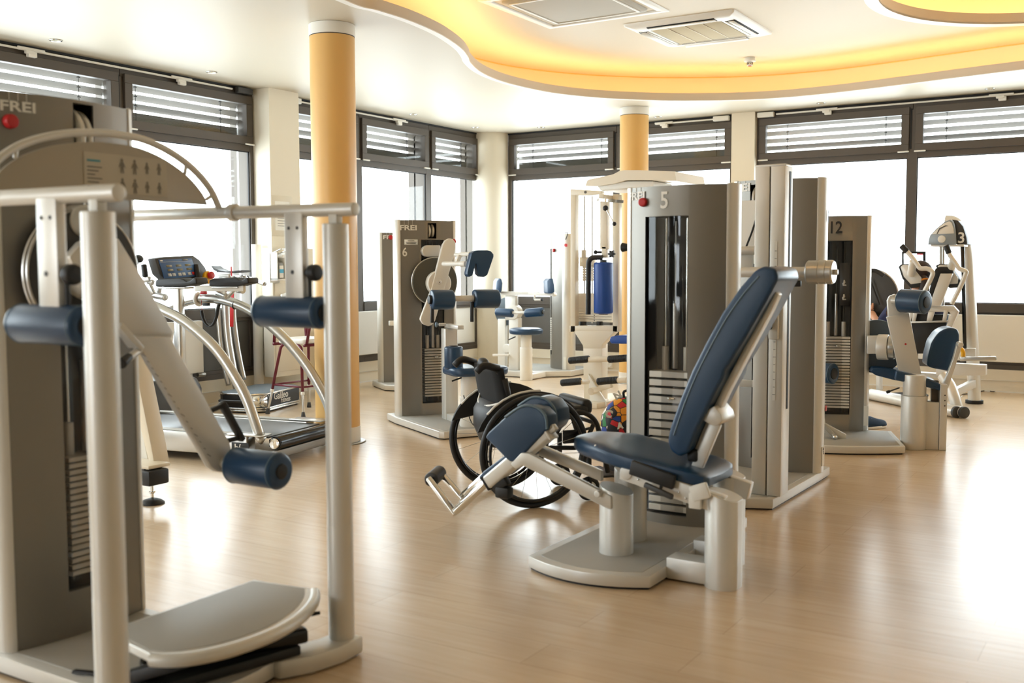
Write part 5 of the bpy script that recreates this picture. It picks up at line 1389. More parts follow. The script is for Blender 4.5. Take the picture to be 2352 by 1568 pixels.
    armrest([(356, 658), (356, 644), (362, 640), (412, 638), (420, 640), (428, 646), (436, 644), (444, 637), (450, 638), (452, 652), (424, 658)], -.24)
    armrest([(479, 657), (480, 643), (490, 639), (540, 637), (549, 643), (556, 644), (564, 637), (569, 638), (571, 650), (545, 657)], .10)
    for x0, y0, x1, y1, y, nm in ((449, 607, 458, 655, ya-.16, 'grip'), (330, 607, 334, 636, ya-.30, 'grip')):
        m = MB(); m.cyl(T.q(x0, y0, 'y', y), T.q(x1, y1, 'y', y), .020, bev=.008); T.part('grip', m, M_black)
    q = T.q(318, 596, 'y', ya-.35); m = MB(); m.lathe([(0, 0), (.03, .004), (.03, .016), (0, .02)], q, V((1, -.5, .8)), 20); m.cyl(q, q-V((.03, -.02, .03)), .008); T.part('mirror_knob', m, M_black)
    for (x0, y0), (x1, y1), y in (((348, 676), (380, 683), ya-.24), ((500, 672), (520, 680), ya-.05), ((545, 664), (558, 667), ya+.04)):
        a, b = T.q(x0, y0, 'y', y), T.q(x1, y1, 'y', y-.02)
        m = MB(); m.cyl(a, b, .024, bev=.004); p = T.part('pivot_barrel', m, M_alu)
        m = MB(); m.cyl(b, b+(b-a).normalized()*.006, .021, bev=.002); T.part('barrel_cap', m, M_silver, p)
    for (x0, y0), (x1, y1), y in (((366, 655), (362, 678), ya-.2), ((340, 648), (352, 676), ya-.26), ((335, 640), (352, 650), ya-.28), ((540, 660), (520, 682), ya-.06), ((322, 645), (345, 640), ya-.3)):
        m = MB(); m.bar(T.q(x0, y0, 'y', y), T.q(x1, y1, 'y', y), .035, .03, Y, .006); T.part('support_arm', m, M_alu)
    # coiled safety cord, clip and red strap
    P = spline(Q(ya-.02, [(463, 713), (466, 728), (472, 742), (481, 749), (490, 744), (497, 728), (500, 712), (503, 700)]), 12)
    m = MB(); coil = []
    n = len(P)
    for i in range(n*6):
        t = i/6; k = min(int(t), n-2); b = P[k]+(P[k+1]-P[k])*(t-k); a = 2*PI*i/6
        coil.append(b+V((.010*math.cos(a), .010*math.sin(a), 0)))
    m.tube(coil, .0038, 6); T.part('coiled_cord', m, M_black)
    m = MB(); m.box(T.q(468, 672, 'y', ya-.04), (.045, .03, .022), .006); m.cyl(T.q(464, 712, 'y', ya-.03), T.q(460, 662, 'y', ya-.03), .002, bev=0, n=6); T.part('safety_key', m, M_red)
    m = MB(); m.box(T.q(474, 699, 'y', ya-.04), (.05, .03, .02), .004); T.part('cord_clip', m, M_black)
treadmill()

# ------------------------------------------------------------------ vibration platform
def vibration():
    T = Thing('vibration_platform', 'low black and chrome vibration platform with curved steel posts', 'exercise machine', (-6.40, 6.22, 0), 15.6)
    ZT = .165
    oc = [(-.44, .07), (-.37, 0), (-.10, 0), (0, .09), (0, .66), (-.08, .74), (-.37, .74), (-.44, .67)]
    m = MB(); m.prism(oc, (0, 0, .045), X, Y, ZT-.05, .004); b = T.part('housing', m, M_black)
    m = MB(); m.prism([(-.25+(a+.25)*1.02, .38+(c-.38)*1.02) for a, c in oc], (0, 0, ZT-.012), X, Y, .012, .003); T.part('rim', m, M_chrome, b)
    m = MB(); m.prism([(-.25+(a+.25)*.97, .38+(c-.38)*.97) for a, c in oc], (0, 0, ZT-.002), X, Y, .005, .001); T.part('deck_mat', m, mat('deck_blue_grey', rgb(120, 132, 142), .5, 0, .05, 20), b)
    for z in (.022, .040):
        m = MB(); m.prism([(-.25+(a+.25)*1.03, .38+(c-.38)*1.03) for a, c in oc], (0, 0, z-.010), X, Y, .014, .004); T.part('trim_rail', m, M_chrome, b)
    m = MB(); m.prism([(-.25+(a+.25)*.95, .38+(c-.38)*.95) for a, c in oc], (0, 0, 0), X, Y, .014); T.part('foot_pad', m, M_black, b)
    m = MB(); m.prism([(-.101, -.002), (.002, .0885), (.004, .0865), (-.099, -.004)], (0, 0, .05), X, Y, ZT-.065); T.part('corner_plate', m, M_chrome, b)
    T.text('lettering', 'Galileo', .088, (.0015, .33, .122), Y, Z, M_letter, b, .0006, .0006)
    T.text('lettering', 'Fitness', .062, (.0015, .41, .075), Y, Z+Y*.18, M_letter, b, .0006, .0004)
    for y in (.115, .655):
        for z in (.06, .14):
            m = MB(); m.cyl((.0, y, z), (.004, y, z), .004, bev=.001, n=10); T.part('screw', m, M_chrome, b)
    for x in (-.40, -.13):
        for z in (.06, .14):
            m = MB(); m.cyl((x, .0, z), (x, -.004, z), .004, bev=.001, n=10); T.part('screw', m, M_chrome, b)
    m = MB(); m.tube(fil([(-.38, .0, .105), (-.38, -.05, .105), (-.15, -.05, .105), (-.15, 0, .105)], .02), .011, 10); T.part('carry_handle', m, M_black)
    # curved posts, rising at the far corner
    for pts, y, r in (([(524, 885), (515, 840), (507, 790), (502, 735), (500, 700), (500, 660)], .30, .022), ([(545, 893), (534, 840), (524, 780), (519, 720), (517, 640)], .34, .036), ([(560, 872), (549, 820), (541, 770), (536, 720), (534, 640)], .50, .026)):
        P = spline([T.q(a, b2, 'y', y) for a, b2 in pts], 6)
        if P[0].z < ZT: P[0].z = ZT-.002
        m = MB(); m.tube(P, r, 16); T.part('post', m, M_alu)
    yy = .36
    P = [T.q(a, b2, 'y', yy) for a, b2 in [(484, 610), (492, 616), (505, 621), (518, 623), (535, 622), (554, 620), (554, 625), (535, 627), (516, 628), (500, 625), (490, 620)]]
    m = MB(); m.prism([(p.x, p.z) for p in P], (0, yy, 0), X, Z, -.16, .003); T.part('display_hood', m, M_dgrey)
    m = MB(); m.cyl(T.q(526, 627, 'y', yy+.05), T.q(526, 650, 'y', yy+.05), .03); T.part('display_neck', m, M_alu)
    m = MB(); m.cyl(T.q(568, 637, 'y', yy), T.q(608, 652, 'y', yy-.25), .018); T.part('handlebar', m, M_chrome)
    m = MB(); m.cyl(T.q(490, 631, 'y', yy), T.q(530, 634, 'y', yy), .03, bev=.006); T.part('handlebar_clamp', m, M_alu)
    m = MB(); m.cyl(T.q(530, 634, 'y', yy), T.q(570, 637, 'y', yy), .018); T.part('handlebar', m, M_chrome)
    A, B = T.q(533, 660, 'y', .22), T.q(532, 750, 'y', .22)
    m = MB(); m.bar(A, B, .004, .035, X, .001); m.bar(T.q(531, 612, 'y', .3), T.q(532, 634, 'y', .3), .006, .012, X, .001); T.part('red_strap', m, M_red)
vibration()

# ------------------------------------------------------------------ perching stool
def stool():
    T = Thing('perching_stool', 'maroon tubular perching stool with white seat and height-adjustable legs', 'stool', (-6.13, 6.49, 0), 0.)
    ft = [(-6.366, 6.251), (-5.925, 6.219), (-5.89, 6.71), (-6.35, 6.74)]
    tp = [(-6.27, 6.33), (-6.02, 6.31), (-6.0, 6.62), (-6.25, 6.64)]
    for (a, b), (c, d) in zip(ft, tp):
        f = T.mi @ V((a, b, 0)); t = T.mi @ V((c, d, .575)); dirn = (t-f).normalized()
        m = MB(); m.tube(fil([f+dirn*.20, t, t+V((-.06*math.copysign(1, t.x), 0, .02))], .04), .0125, 12); l = T.part('leg', m, M_maroon)
        m = MB(); m.cyl(f+dirn*.035, f+dirn*.24, .0105, bev=.001, n=14); T.part('leg_extension', m, M_alu, l)
        m = MB(); m.cyl(f+dirn*.19, f+dirn*.215, .016); T.part('leg_ferrule', m, M_white, l)
        m = MB(); m.cyl(f, f+dirn*.05, .020, .014, .004); T.part('rubber_foot', m, M_dgrey, l)
    g = [T.mi @ V((a+(c-a)*.43, b+(d-b)*.43, .575*.43)) for (a, b), (c, d) in zip(ft, tp)]
    for i in range(4):
        m = MB(); m.cyl(g[i], g[(i+1) % 4], .008, bev=.001); T.part('stretcher', m, M_maroon)
    t = [T.mi @ V((a, b, .59)) for a, b in tp]
    for i, j in ((0, 3), (1, 2)):
        s = -1 if i == 0 else 1
        a, b = t[i]+V((s*.04, -.03, 0)), t[j]+V((s*.04, .02, 0))
        m = MB(); m.tube(fil([a+V((s*.02, 0, .0)), b, b+V((s*.03, .01, .24)), a+V((s*.05, .06, .24)), a+V((s*.03, .02, .01))], .05), .0125, 12); T.part('side_arm', m, M_maroon)
    m = MB(); m.tube(fil([t[3]+V((-.04, .03, .02)), t[3]+V((-.04, .05, .36)), t[2]+V((.04, .05, .36)), t[2]+V((.04, .03, .02))], .06), .0125, 12); T.part('back_frame', m, M_maroon)
    m = MB(); m.prism(rrect(.34, .36, .06), (0, -.01, .595), X, Y, .045, .015, 3, 20); T.part('seat', m, M_white)
    m = MB(); m.box((0, .195, .86), (.28, .025, .14), .02, 3); T.part('backrest', m, M_white)
stool()

# ------------------------------------------------------------------ fittings at the pillar
XP = -7.042
def pillar_things():
    W = lambda a, b, X0=XP: px(a, b, X0)
    p0, p1 = W(624, 448), W(673, 543)
    T = Thing('notice_holder', 'clear notice holder with printed sheet on the cream pillar', 'notice', (XP, (p0.y+p1.y)/2, p1.z))
    w = .27; yc = 7.15; z0, z1 = p1.z, p0.z
    m = MB(); m.box((XP+.004, yc, (z0+z1)/2), (.008, w, z1-z0), .002); b = T.part('holder', m, mat('acrylic_cream', rgb(222, 214, 196), .25))
    m = MB(); m.box((XP+.009, yc, (z0+z1)/2), (.002, .19, .27), 0); s = T.part('sheet', m, M_paper, b)
    for i in range(9):
        m = MB(); m.box((XP+.0105, yc-.01*(i % 3), z1-.09-.024*i), (.001, .13-.02*(i % 3), .004), 0); T.part('print', m, M_ink, s)
    # cream cupboard against the pillar
    c0 = px(600, 569, -6.90); zc = px(640, 569, -6.90).z
    T = Thing('wall_cupboard', 'narrow cream wall cupboard standing below the notice holder', 'cupboard', (-6.97, 7.18, 0))
    m = MB(); m.box((-6.97, 7.19, zc/2+.11), (.13, .62, zc-.22), .006); c = T.part('carcass', m, M_wall)
    m = MB(); m.box((-6.901, 7.19, .68), (.006, .58, .82), .003); T.part('door', m, M_cream, c)
    # soap dispenser
    q = px(635, 615, -6.87)
    T = Thing('soap_dispenser', 'white wall soap dispenser with blue labelled bottle', 'dispenser', (-6.905, q.y, q.z-.14))
    m = MB(); m.box((-6.897, q.y, q.z), (.012, .12, .27), .003); T.part('back_plate', m, M_alu)
    m = MB(); m.box((-6.85, q.y-.05, q.z+.02), (.09, .008, .24), .003); m.box((-6.85, q.y+.05, q.z+.02), (.09, .008, .24), .003); m.box((-6.85, q.y, q.z-.11), (.09, .108, .01), .003); T.part('housing', m, M_white)
    m = MB(); m.prism(rrect(.075, .07, .015), (-6.85, q.y, q.z-.10), X, Y, .15, .01); b = T.part('bottle', m, mat('soap_bottle', rgb(130, 132, 128), .3))
    m = MB(); m.box((-6.808, q.y, q.z-.035), (.004, .05, .11), .001); l = T.part('bottle_label', m, M_paper, b)
    m = MB(); m.box((-6.8055, q.y, q.z-.03), (.002, .05, .035), 0); T.part('label_band', m, mat('label_cyan', rgb(60, 168, 206), .5), l)
    m = MB(); m.tube(fil([(-6.88, q.y-.05, q.z+.13), (-6.76, q.y-.05, q.z+.17), (-6.76, q.y+.05, q.z+.17), (-6.88, q.y+.05, q.z+.13)], .01), .005, 8); T.part('lever', m, M_chrome)
    m = MB(); m.box((-6.83, q.y, q.z+.105), (.10, .03, .03), .005); T.part('pump_head', m, M_white)
    # round white pipe cover left of the pillar
    T = Thing('pipe_cover', 'tall round white post just left of the cream pillar', 'post', (-7.17, px(591, 700, -7.17).y, 0))
    zt = px(590, 561, -7.17).z; yp = px(591, 700, -7.17).y
    m = MB(); m.cyl((-7.17, yp, 0), (-7.17, yp, zt), .045, bev=.004, n=28); T.part('shaft', m, M_white)
    # basin of tissues above the stool
    q = px(668, 678, -6.80)
    T = Thing('tissue_tray', 'white wall tray with crumpled paper towels', 'tray', (-6.80, q.y, q.z-.06))
    m = MB(); m.box((-6.80, q.y, q.z-.04), (.19, .24, .03), .01); T.part('tray', m, M_white)
    m = MB(); m.box((-6.87, q.y, q.z-.085), (.05, .06, .06), .004); T.part('bracket', m, M_alu)
    random.seed(3)
    for k in range(3):
        b = bmesh.new(); bmesh.ops.create_icosphere(b, subdivisions=2, radius=.05)
        for v in b.verts: v.co *= random.uniform(.75, 1.2); v.co.z *= .6
        m = MB(); m._add(b, Matrix.Translation((-6.79, q.y-.07+.07*k, q.z-.005+.01*(k % 2)))); T.part('paper_towel', m, M_paper, ang=15)
    # white box left of the column low down
    T = Thing('white_bin', 'white square bin beside the stool at the wall', 'bin', (-6.80, 7.62, 0), 0.)
    m = MB(); m.prism(rrect(.30, .30, .03), (0, 0, 0), X, Y, .62, .008); T.part('body', m, M_cream)
    m = MB(); m.prism(rrect(.31, .31, .035), (0, 0, .622), X, Y, .03, .008); T.part('lid', m, M_white)
    m = MB(); m.box((.152, 0, .40), (.006, .2, .25), .002); T.part('flap', m, M_dgrey)
    # red wires on the radiator
pillar_things()

# ------------------------------------------------------------------ cream frame whose foot shows between the trainer and the treadmill
def cream_frame():
    f = pz(350, 1156, 0)
    T = Thing('cream_frame', 'cream machine leg on a levelling foot, half hidden behind the large hip trainer', 'exercise machine', (f.x, f.y, 0))
    Q = lambda pts, y: [py(a, b, y) for a, b in pts]
    m = MB(); m.lathe([(0, 0), (.062, 0), (.062, .008), (.045, .02), (.02, .028), (0, .028)], f, Z, 28); t = T.part('levelling_foot', m, M_black)
    m = MB(); m.cyl(f+Z*.02, f+Z*.11, .009, n=14); T.part('threaded_rod', m, M_chrome, t)
    m = MB(); m.cyl(f+Z*.055, f+Z*.066, .017, bev=.002, n=6); T.part('lock_nut', m, M_chrome, t)
    z1 = py(350, 1072, f.y).z; z0 = f.z+.095
    m = MB(); m.box((f.x-.10, f.y+.02, (z0+z1)/2+.01), (.20, .10, z1-z0-.02), .006); T.part('end_block', m, M_cream)
    m = MB(); m.box((f.x+.025, f.y, (z0+z1)/2), (.07, .13, z1-z0-.02), .010); T.part('rubber_buffer', m, M_black)
    m = MB(); m.box((f.x-.07, f.y+.02, z1+.005), (.22, .14, .02), .006); T.part('top_plate', m, M_cream)
    m = MB(); m.box((f.x-.045, f.y-.032, (z0+z1)/2+.005), (.08, .02, .09), .002); c = T.part('catch_recess', m, M_dgrey)
    m = MB(); m.cyl((f.x-.065, f.y-.05, (z0+z1)/2), (f.x-.01, f.y-.05, (z0+z1)/2), .008); T.part('catch_bolt', m, M_alu, c)
    P = Q([(345, 1072), (355, 1070), (346, 1020), (320, 890), (300, 800), (280, 800), (300, 900)], f.y+.06)
    m = MB(); m.prism([(p.x, p.z) for p in P], (0, f.y+.06, 0), X, Z, -.10, .006); T.part('slanted_leg', m, M_cream)
    P = Q([(318, 1075), (342, 1072), (316, 940), (290, 900), (250, 1075)], f.y+.10)
    m = MB(); m.prism([(p.x, p.z) for p in P], (0, f.y+.10, 0), X, Z, -.02, .003); T.part('side_panel', m, M_white)
    m = MB(); m.bar((f.x-.2, f.y+.03, z1-.03), (f.x-1.0, f.y-.12, z1-.03), .10, .06, Z, .006); T.part('base_beam', m, M_cream)
    m = MB(); m.lathe([(0, 0), (.062, 0), (.062, .008), (.045, .02), (.02, .028), (.009, .03), (.009, .2), (0, .2)], (f.x-.85, f.y-.10, 0), Z, 28); T.part('levelling_foot', m, M_black)
cream_frame()

def housing_box():
    T = Thing('machine_housing', 'low dark machine housing with a pale top, beside the radiator behind the treadmill', 'machine housing', (-6.98, 5.42, 0))
    S = []
    for y, k in ((5.05, .9), (5.08, 1), (5.85, 1), (5.90, .96), (5.93, .8)):
        S.append([V((x, y, .02+(z-.02)*k)) for x, z in ((-7.14, .02), (-6.80, .02), (-6.80, .28), (-6.82, .32), (-7.0, .37), (-7.14, .38))])
    m = MB(); m.loft(S); T.part('shell', m, M_dgrey)
    m = MB(); m.loft([[V((x, y, z)) for x, z in ((-7.12, .382), (-7.0, .373), (-6.835, .328), (-6.835, .322), (-7.0, .366), (-7.12, .376))] for y in (5.10, 5.84)]); T.part('top_cover', m, bpy.data.materials['hood_pale_blue'])  # same painted window reflection as on the treadmill hood
    for y in (5.15, 5.8):
        m = MB(); m.cyl((-6.95, y, 0), (-6.95, y, .03), .025); T.part('foot', m, M_black)
housing_box()
# ------------------------------------------------------------------ leg press 3 at the right, with the person reclining on it
def machine3():
    T = Thing('leg_press', 'silver leg press marked 3 with arched upright at the far right', 'exercise machine', (-1.5, 9.6, 0))
    # arched upright
    yu = 10.0
    P = [(2238, 918), (2236, 860), (2231, 760), (2226, 660), (2222, 590), (2214, 548), (2203, 522), (2190, 510), (2172, 508)]
    pts = spline([py(a, b, yu) for a, b in P], 6)
    pts[0].z = .02
    m = MB(); m.tube(pts, .062, 20, sec=[(.88*math.cos(2*PI*i/20), 1.0*math.sin(2*PI*i/20)) for i in range(20)], up=Y); T.part('upright', m, M_silver)
    f = pts[0]; m = MB(); m.cyl((f.x, f.y, 0), (f.x, f.y, .03), .075, n=28); T.part('foot_collar', m, M_black)
    # head housing
    yh = yu-.34
    o = [(2131, 562), (2133, 548), (2136, 540), (2150, 525), (2168, 510), (2182, 504), (2188, 507), (2192, 516), (2194, 530), (2195, 545), (2196, 561)]
    h = wprism(o, yh, .05, .006, 2, 30); hd = T.part('head_front', h, mat('head_grey_blue', rgb(150, 160, 168), .35, .3))
    m = wprism([(2140, 538), (2152, 526), (2168, 513), (2180, 508), (2186, 512), (2190, 524), (2191, 536)], yh-.004, .01, .003); T.part('head_window', m, M_white, hd)
    m = wprism([(2151, 537), (2157, 524), (2172, 517), (2179, 519), (2172, 519.5), (2159, 526), (2153, 537)], yh-.007, .004, 0); T.part('head_line', m, M_ink, hd)
    a = py(2163, 549, yh); m = MB(); m.cyl(a-Y*.012, a+Y*.01, .032, bev=.004); T.part('badge', m, M_white, hd)
    m = wprism([(2186, 504), (2200, 506), (2212, 520), (2220, 545), (2222, 561), (2196, 561), (2194, 540), (2192, 516)], yh+.05, .30, .006, 2, 30); sd = T.part('head_side', m, M_dgrey)
    q = py(2208, 547, yh+.046); T.text('number', '3', .13, (q.x, q.y-.002, q.z), X, Z, M_letter, sd, .0008, .002)
    m = wprism([(2138, 562), (2214, 561), (2214, 566), (2138, 566)], yh+.02, .22, .003); T.part('head_bottom', m, M_white, hd)
    m = MB(); m.bar(py(2211, 562, yh+.1), py(2216, 800, yh+.1), .03, .022, Y, .004); T.part('guide_rail', m, M_blackm)
    for x0 in (2160, 2166):
        m = MB(); m.cyl(py(x0, 566, yh+.16), py(x0, 800, yh+.16), .014, bev=.001, n=14); T.part('guide_rod', m, M_alu)
    m = wprism([(2216, 800), (2240, 800), (2240, 820), (2216, 820)], yh+.1, .05, .004); T.part('pulley_bracket', m, M_silver)
    # frame
    m = wprism([(2150, 832), (2264, 838), (2264, 862), (2150, 862)], 9.45, .09, .004); T.part('seat_beam', m, M_silver)
    m = MB(); m.tube(spline([py(2165, 862, 9.2), py(2182, 885, 9.15), py(2193, 915, 9.1), py(2200, 945, 9.08)], 6), .045, 16); T.part('front_leg', m, M_silver)
    for a, b in (((1985, 893), (2196, 945)), ((2000, 893), (2213, 946))):
        p, q = pz(a[0], a[1]+10, .05), pz(b[0], b[1], .05); p.z = q.z = .048
        m = MB(); m.cyl(p, q, .045, bev=.006, n=24); t = T.part('base_tube', m, M_silver)
        m = MB(); e = (q-p).normalized(); m.cyl(q-e*.01, q+e*.02, .047, bev=.004, n=24); T.part('tube_end', m, M_dgrey, t)
    m = MB(); m.bar(py(2165, 915, 9.5), py(2236, 880, 9.95), .05, .07, Z, .006); T.part('tie_beam', m, M_silver)
    m = MB(); m.bar(py(2205, 824, 9.1), py(2288, 823, 9.1), .03, .035, Z, .006); lv = T.part('lever_bar', m, M_alu)
    m = MB(); m.cyl(py(2270, 819, 9.1), py(2276, 819, 9.1), .006); T.part('lever_pin', m, M_dgrey, lv)
    m = MB(); m.tube(spline([py(2207, 800, 9.12), py(2212, 808, 9.12), py(2212, 820, 9.12)], 5), .018, 10); T.part('yellow_grip', m, M_yellow)
    # reclined back seen from behind
    yb = 9.25
    m = wprism([(2074, 720), (2178, 722), (2165, 790), (2160, 812), (2065, 812)], yb+.06, .05, .008); T.part('back_panel', m, M_black)
    fr = [(2092, 690), (2100, 700), (2110, 702), (2190, 702), (2202, 715), (2178, 770), (2165, 812), (2150, 812), (2165, 768), (2184, 722), (2180, 716), (2110, 716), (2098, 722), (2075, 770), (2066, 800), (2058, 796), (2068, 760), (2088, 715)]
    m = wprism(fr, yb, .05, .004); T.part('back_frame', m, M_silver)
    m = wprism([(2132, 716), (2146, 716), (2140, 738), (2128, 738)], yb-.005, .03, .003); T.part('centre_bracket', m, M_silver)
    m = wprism([(2092, 738), (2176, 736), (2176, 740), (2092, 742)], yb-.02, .02, .002); T.part('rear_rod', m, M_alu)
    for x0 in (2098, 2168):
        m = wprism([(x0, 712), (x0+9, 712), (x0+4, 738), (x0-4, 738)], yb-.01, .03, .003); T.part('slot_post', m, M_silver)
    m = wprism([(2134, 702), (2160, 628), (2188, 628), (2160, 702)], yb-.05, .05, .004); T.part('head_bar', m, M_silver)
    m = wprism([(2128, 690), (2140, 640), (2148, 616), (2158, 612), (2180, 613), (2190, 622), (2188, 634), (2182, 628), (2164, 628), (2140, 690)], yb-.02, .12, .014, 3, 20); T.part('head_cushion', m, M_black)
    for o in ([(2063, 612), (2070, 606), (2092, 606), (2122, 644), (2121, 658), (2092, 662), (2072, 640)], [(2148, 610), (2156, 606), (2180, 606), (2206, 644), (2204, 660), (2180, 662)]):
        m = wprism(o, yb+.02, .10, .010, 3, 25); p = T.part('shoulder_pad', m, M_black)
        m = wprism([(a*.82+2092*.18 if a < 2130 else a*.82+2178*.18, b*.8+630*.2-3) for a, b in o], yb+.012, .01, .003); T.part('pad_plate', m, M_silver, p)
    H1 = [(2072, 566), (2084, 578), (2096, 592), (2106, 606), (2114, 616), (2130, 617), (2142, 625), (2138, 640), (2122, 672)]
    H2 = [(2174, 566), (2180, 582), (2186, 592), (2196, 606), (2204, 617), (2216, 622), (2218, 628), (2205, 660), (2186, 698)]
    for k, (Hs, yy) in enumerate(((H1, yb-.10), (H2, yb-.06))):
        P = [py(a, b, yy) for a, b in Hs]
        m = MB(); m.tube(spline(P, 5), .019, 12); h = T.part('handle_bar', m, M_silver)
        m = MB(); d = (P[0]-P[1]).normalized(); m.cyl(P[0]+d*.01, P[1]-d*.0, .024, bev=.006); T.part('grip', m, M_black, h)
        a, b = ((2098, 600), (2092, 632)) if k == 0 else ((2190, 598), (2180, 630))
        m = MB(); m.cyl(py(*a, yy+.03), py(*b, yy+.10), .032); T.part('handle_stem', m, M_silver, h)
    # footplate disc at the far left and its handle
    q = py(1998, 680, 9.75); m = MB(); m.cyl(q, q+Y*.05, .24, bev=.006, n=56); d = T.part('resistance_wheel', m, mat('wheel_charcoal', rgb(66, 64, 60), .4, .2))
    m = MB(); m.ring(q+Y*.02, .243, .010, Y, 56, 8); T.part('wheel_rim', m, M_silver, d)
    m = MB(); m.tube(spline([py(1992, 622, 9.6), py(2008, 621, 9.6), py(2022, 627, 9.6), py(2030, 633, 9.6)], 5), .019, 10); T.part('wheel_handle', m, M_black)
    m = MB(); m.tube([py(1998, 640, 9.68), py(2020, 700, 9.68)], .008, 8); T.part('wheel_strut', m, M_black)
    m = wprism([(2012, 860), (2024, 860), (2024, 896), (2012, 896)], 9.9, .06, .004); T.part('rear_leg', m, M_silver)
    m = wprism([(1996, 848), (2160, 858), (2160, 868), (1996, 860)], 9.6, .10, .004); T.part('main_beam', m, M_silver)
machine3()
def monitor():
    q = py(2098, 600, 10.3); T = Thing('monitor', 'small black-framed screen behind the leg press handles', 'screen', (q.x, q.y, q.z-.14))
    m = wprism([(2071, 577), (2126, 577), (2126, 612), (2071, 612)], 10.3, .04, .006); b = T.part('bezel', m, M_blackm)
    m = wprism([(2076, 582), (2120, 582), (2120, 610), (2076, 610)], 10.297, .004, 0); s = T.part('screen', m, mat('screen_glow', rgb(235, 240, 244), .4, emis=(.9, .95, 1, 1), es=1.2), b)
    m = wprism([(2106, 582), (2120, 582), (2120, 585), (2106, 585)], 10.294, .002, 0); T.part('red_banner', m, M_red, s)
    m = MB(); m.tube([py(2078+2*i, 604-(4 if i % 2 else 0), 10.293) for i in range(12)], .002, 6); T.part('trace_line', m, M_ink, s)
    m = MB(); m.cyl(py(2098, 612, 10.32), (py(2098, 612, 10.32).x, 10.32, .02), .02); T.part('stand', m, M_black)
    c = py(2098, 612, 10.32); m = MB(); m.lathe([(0, 0), (.16, 0), (.16, .012), (.02, .025), (0, .025)], (c.x, 10.32, 0), Z, 28); T.part('stand_foot', m, M_black)
monitor()
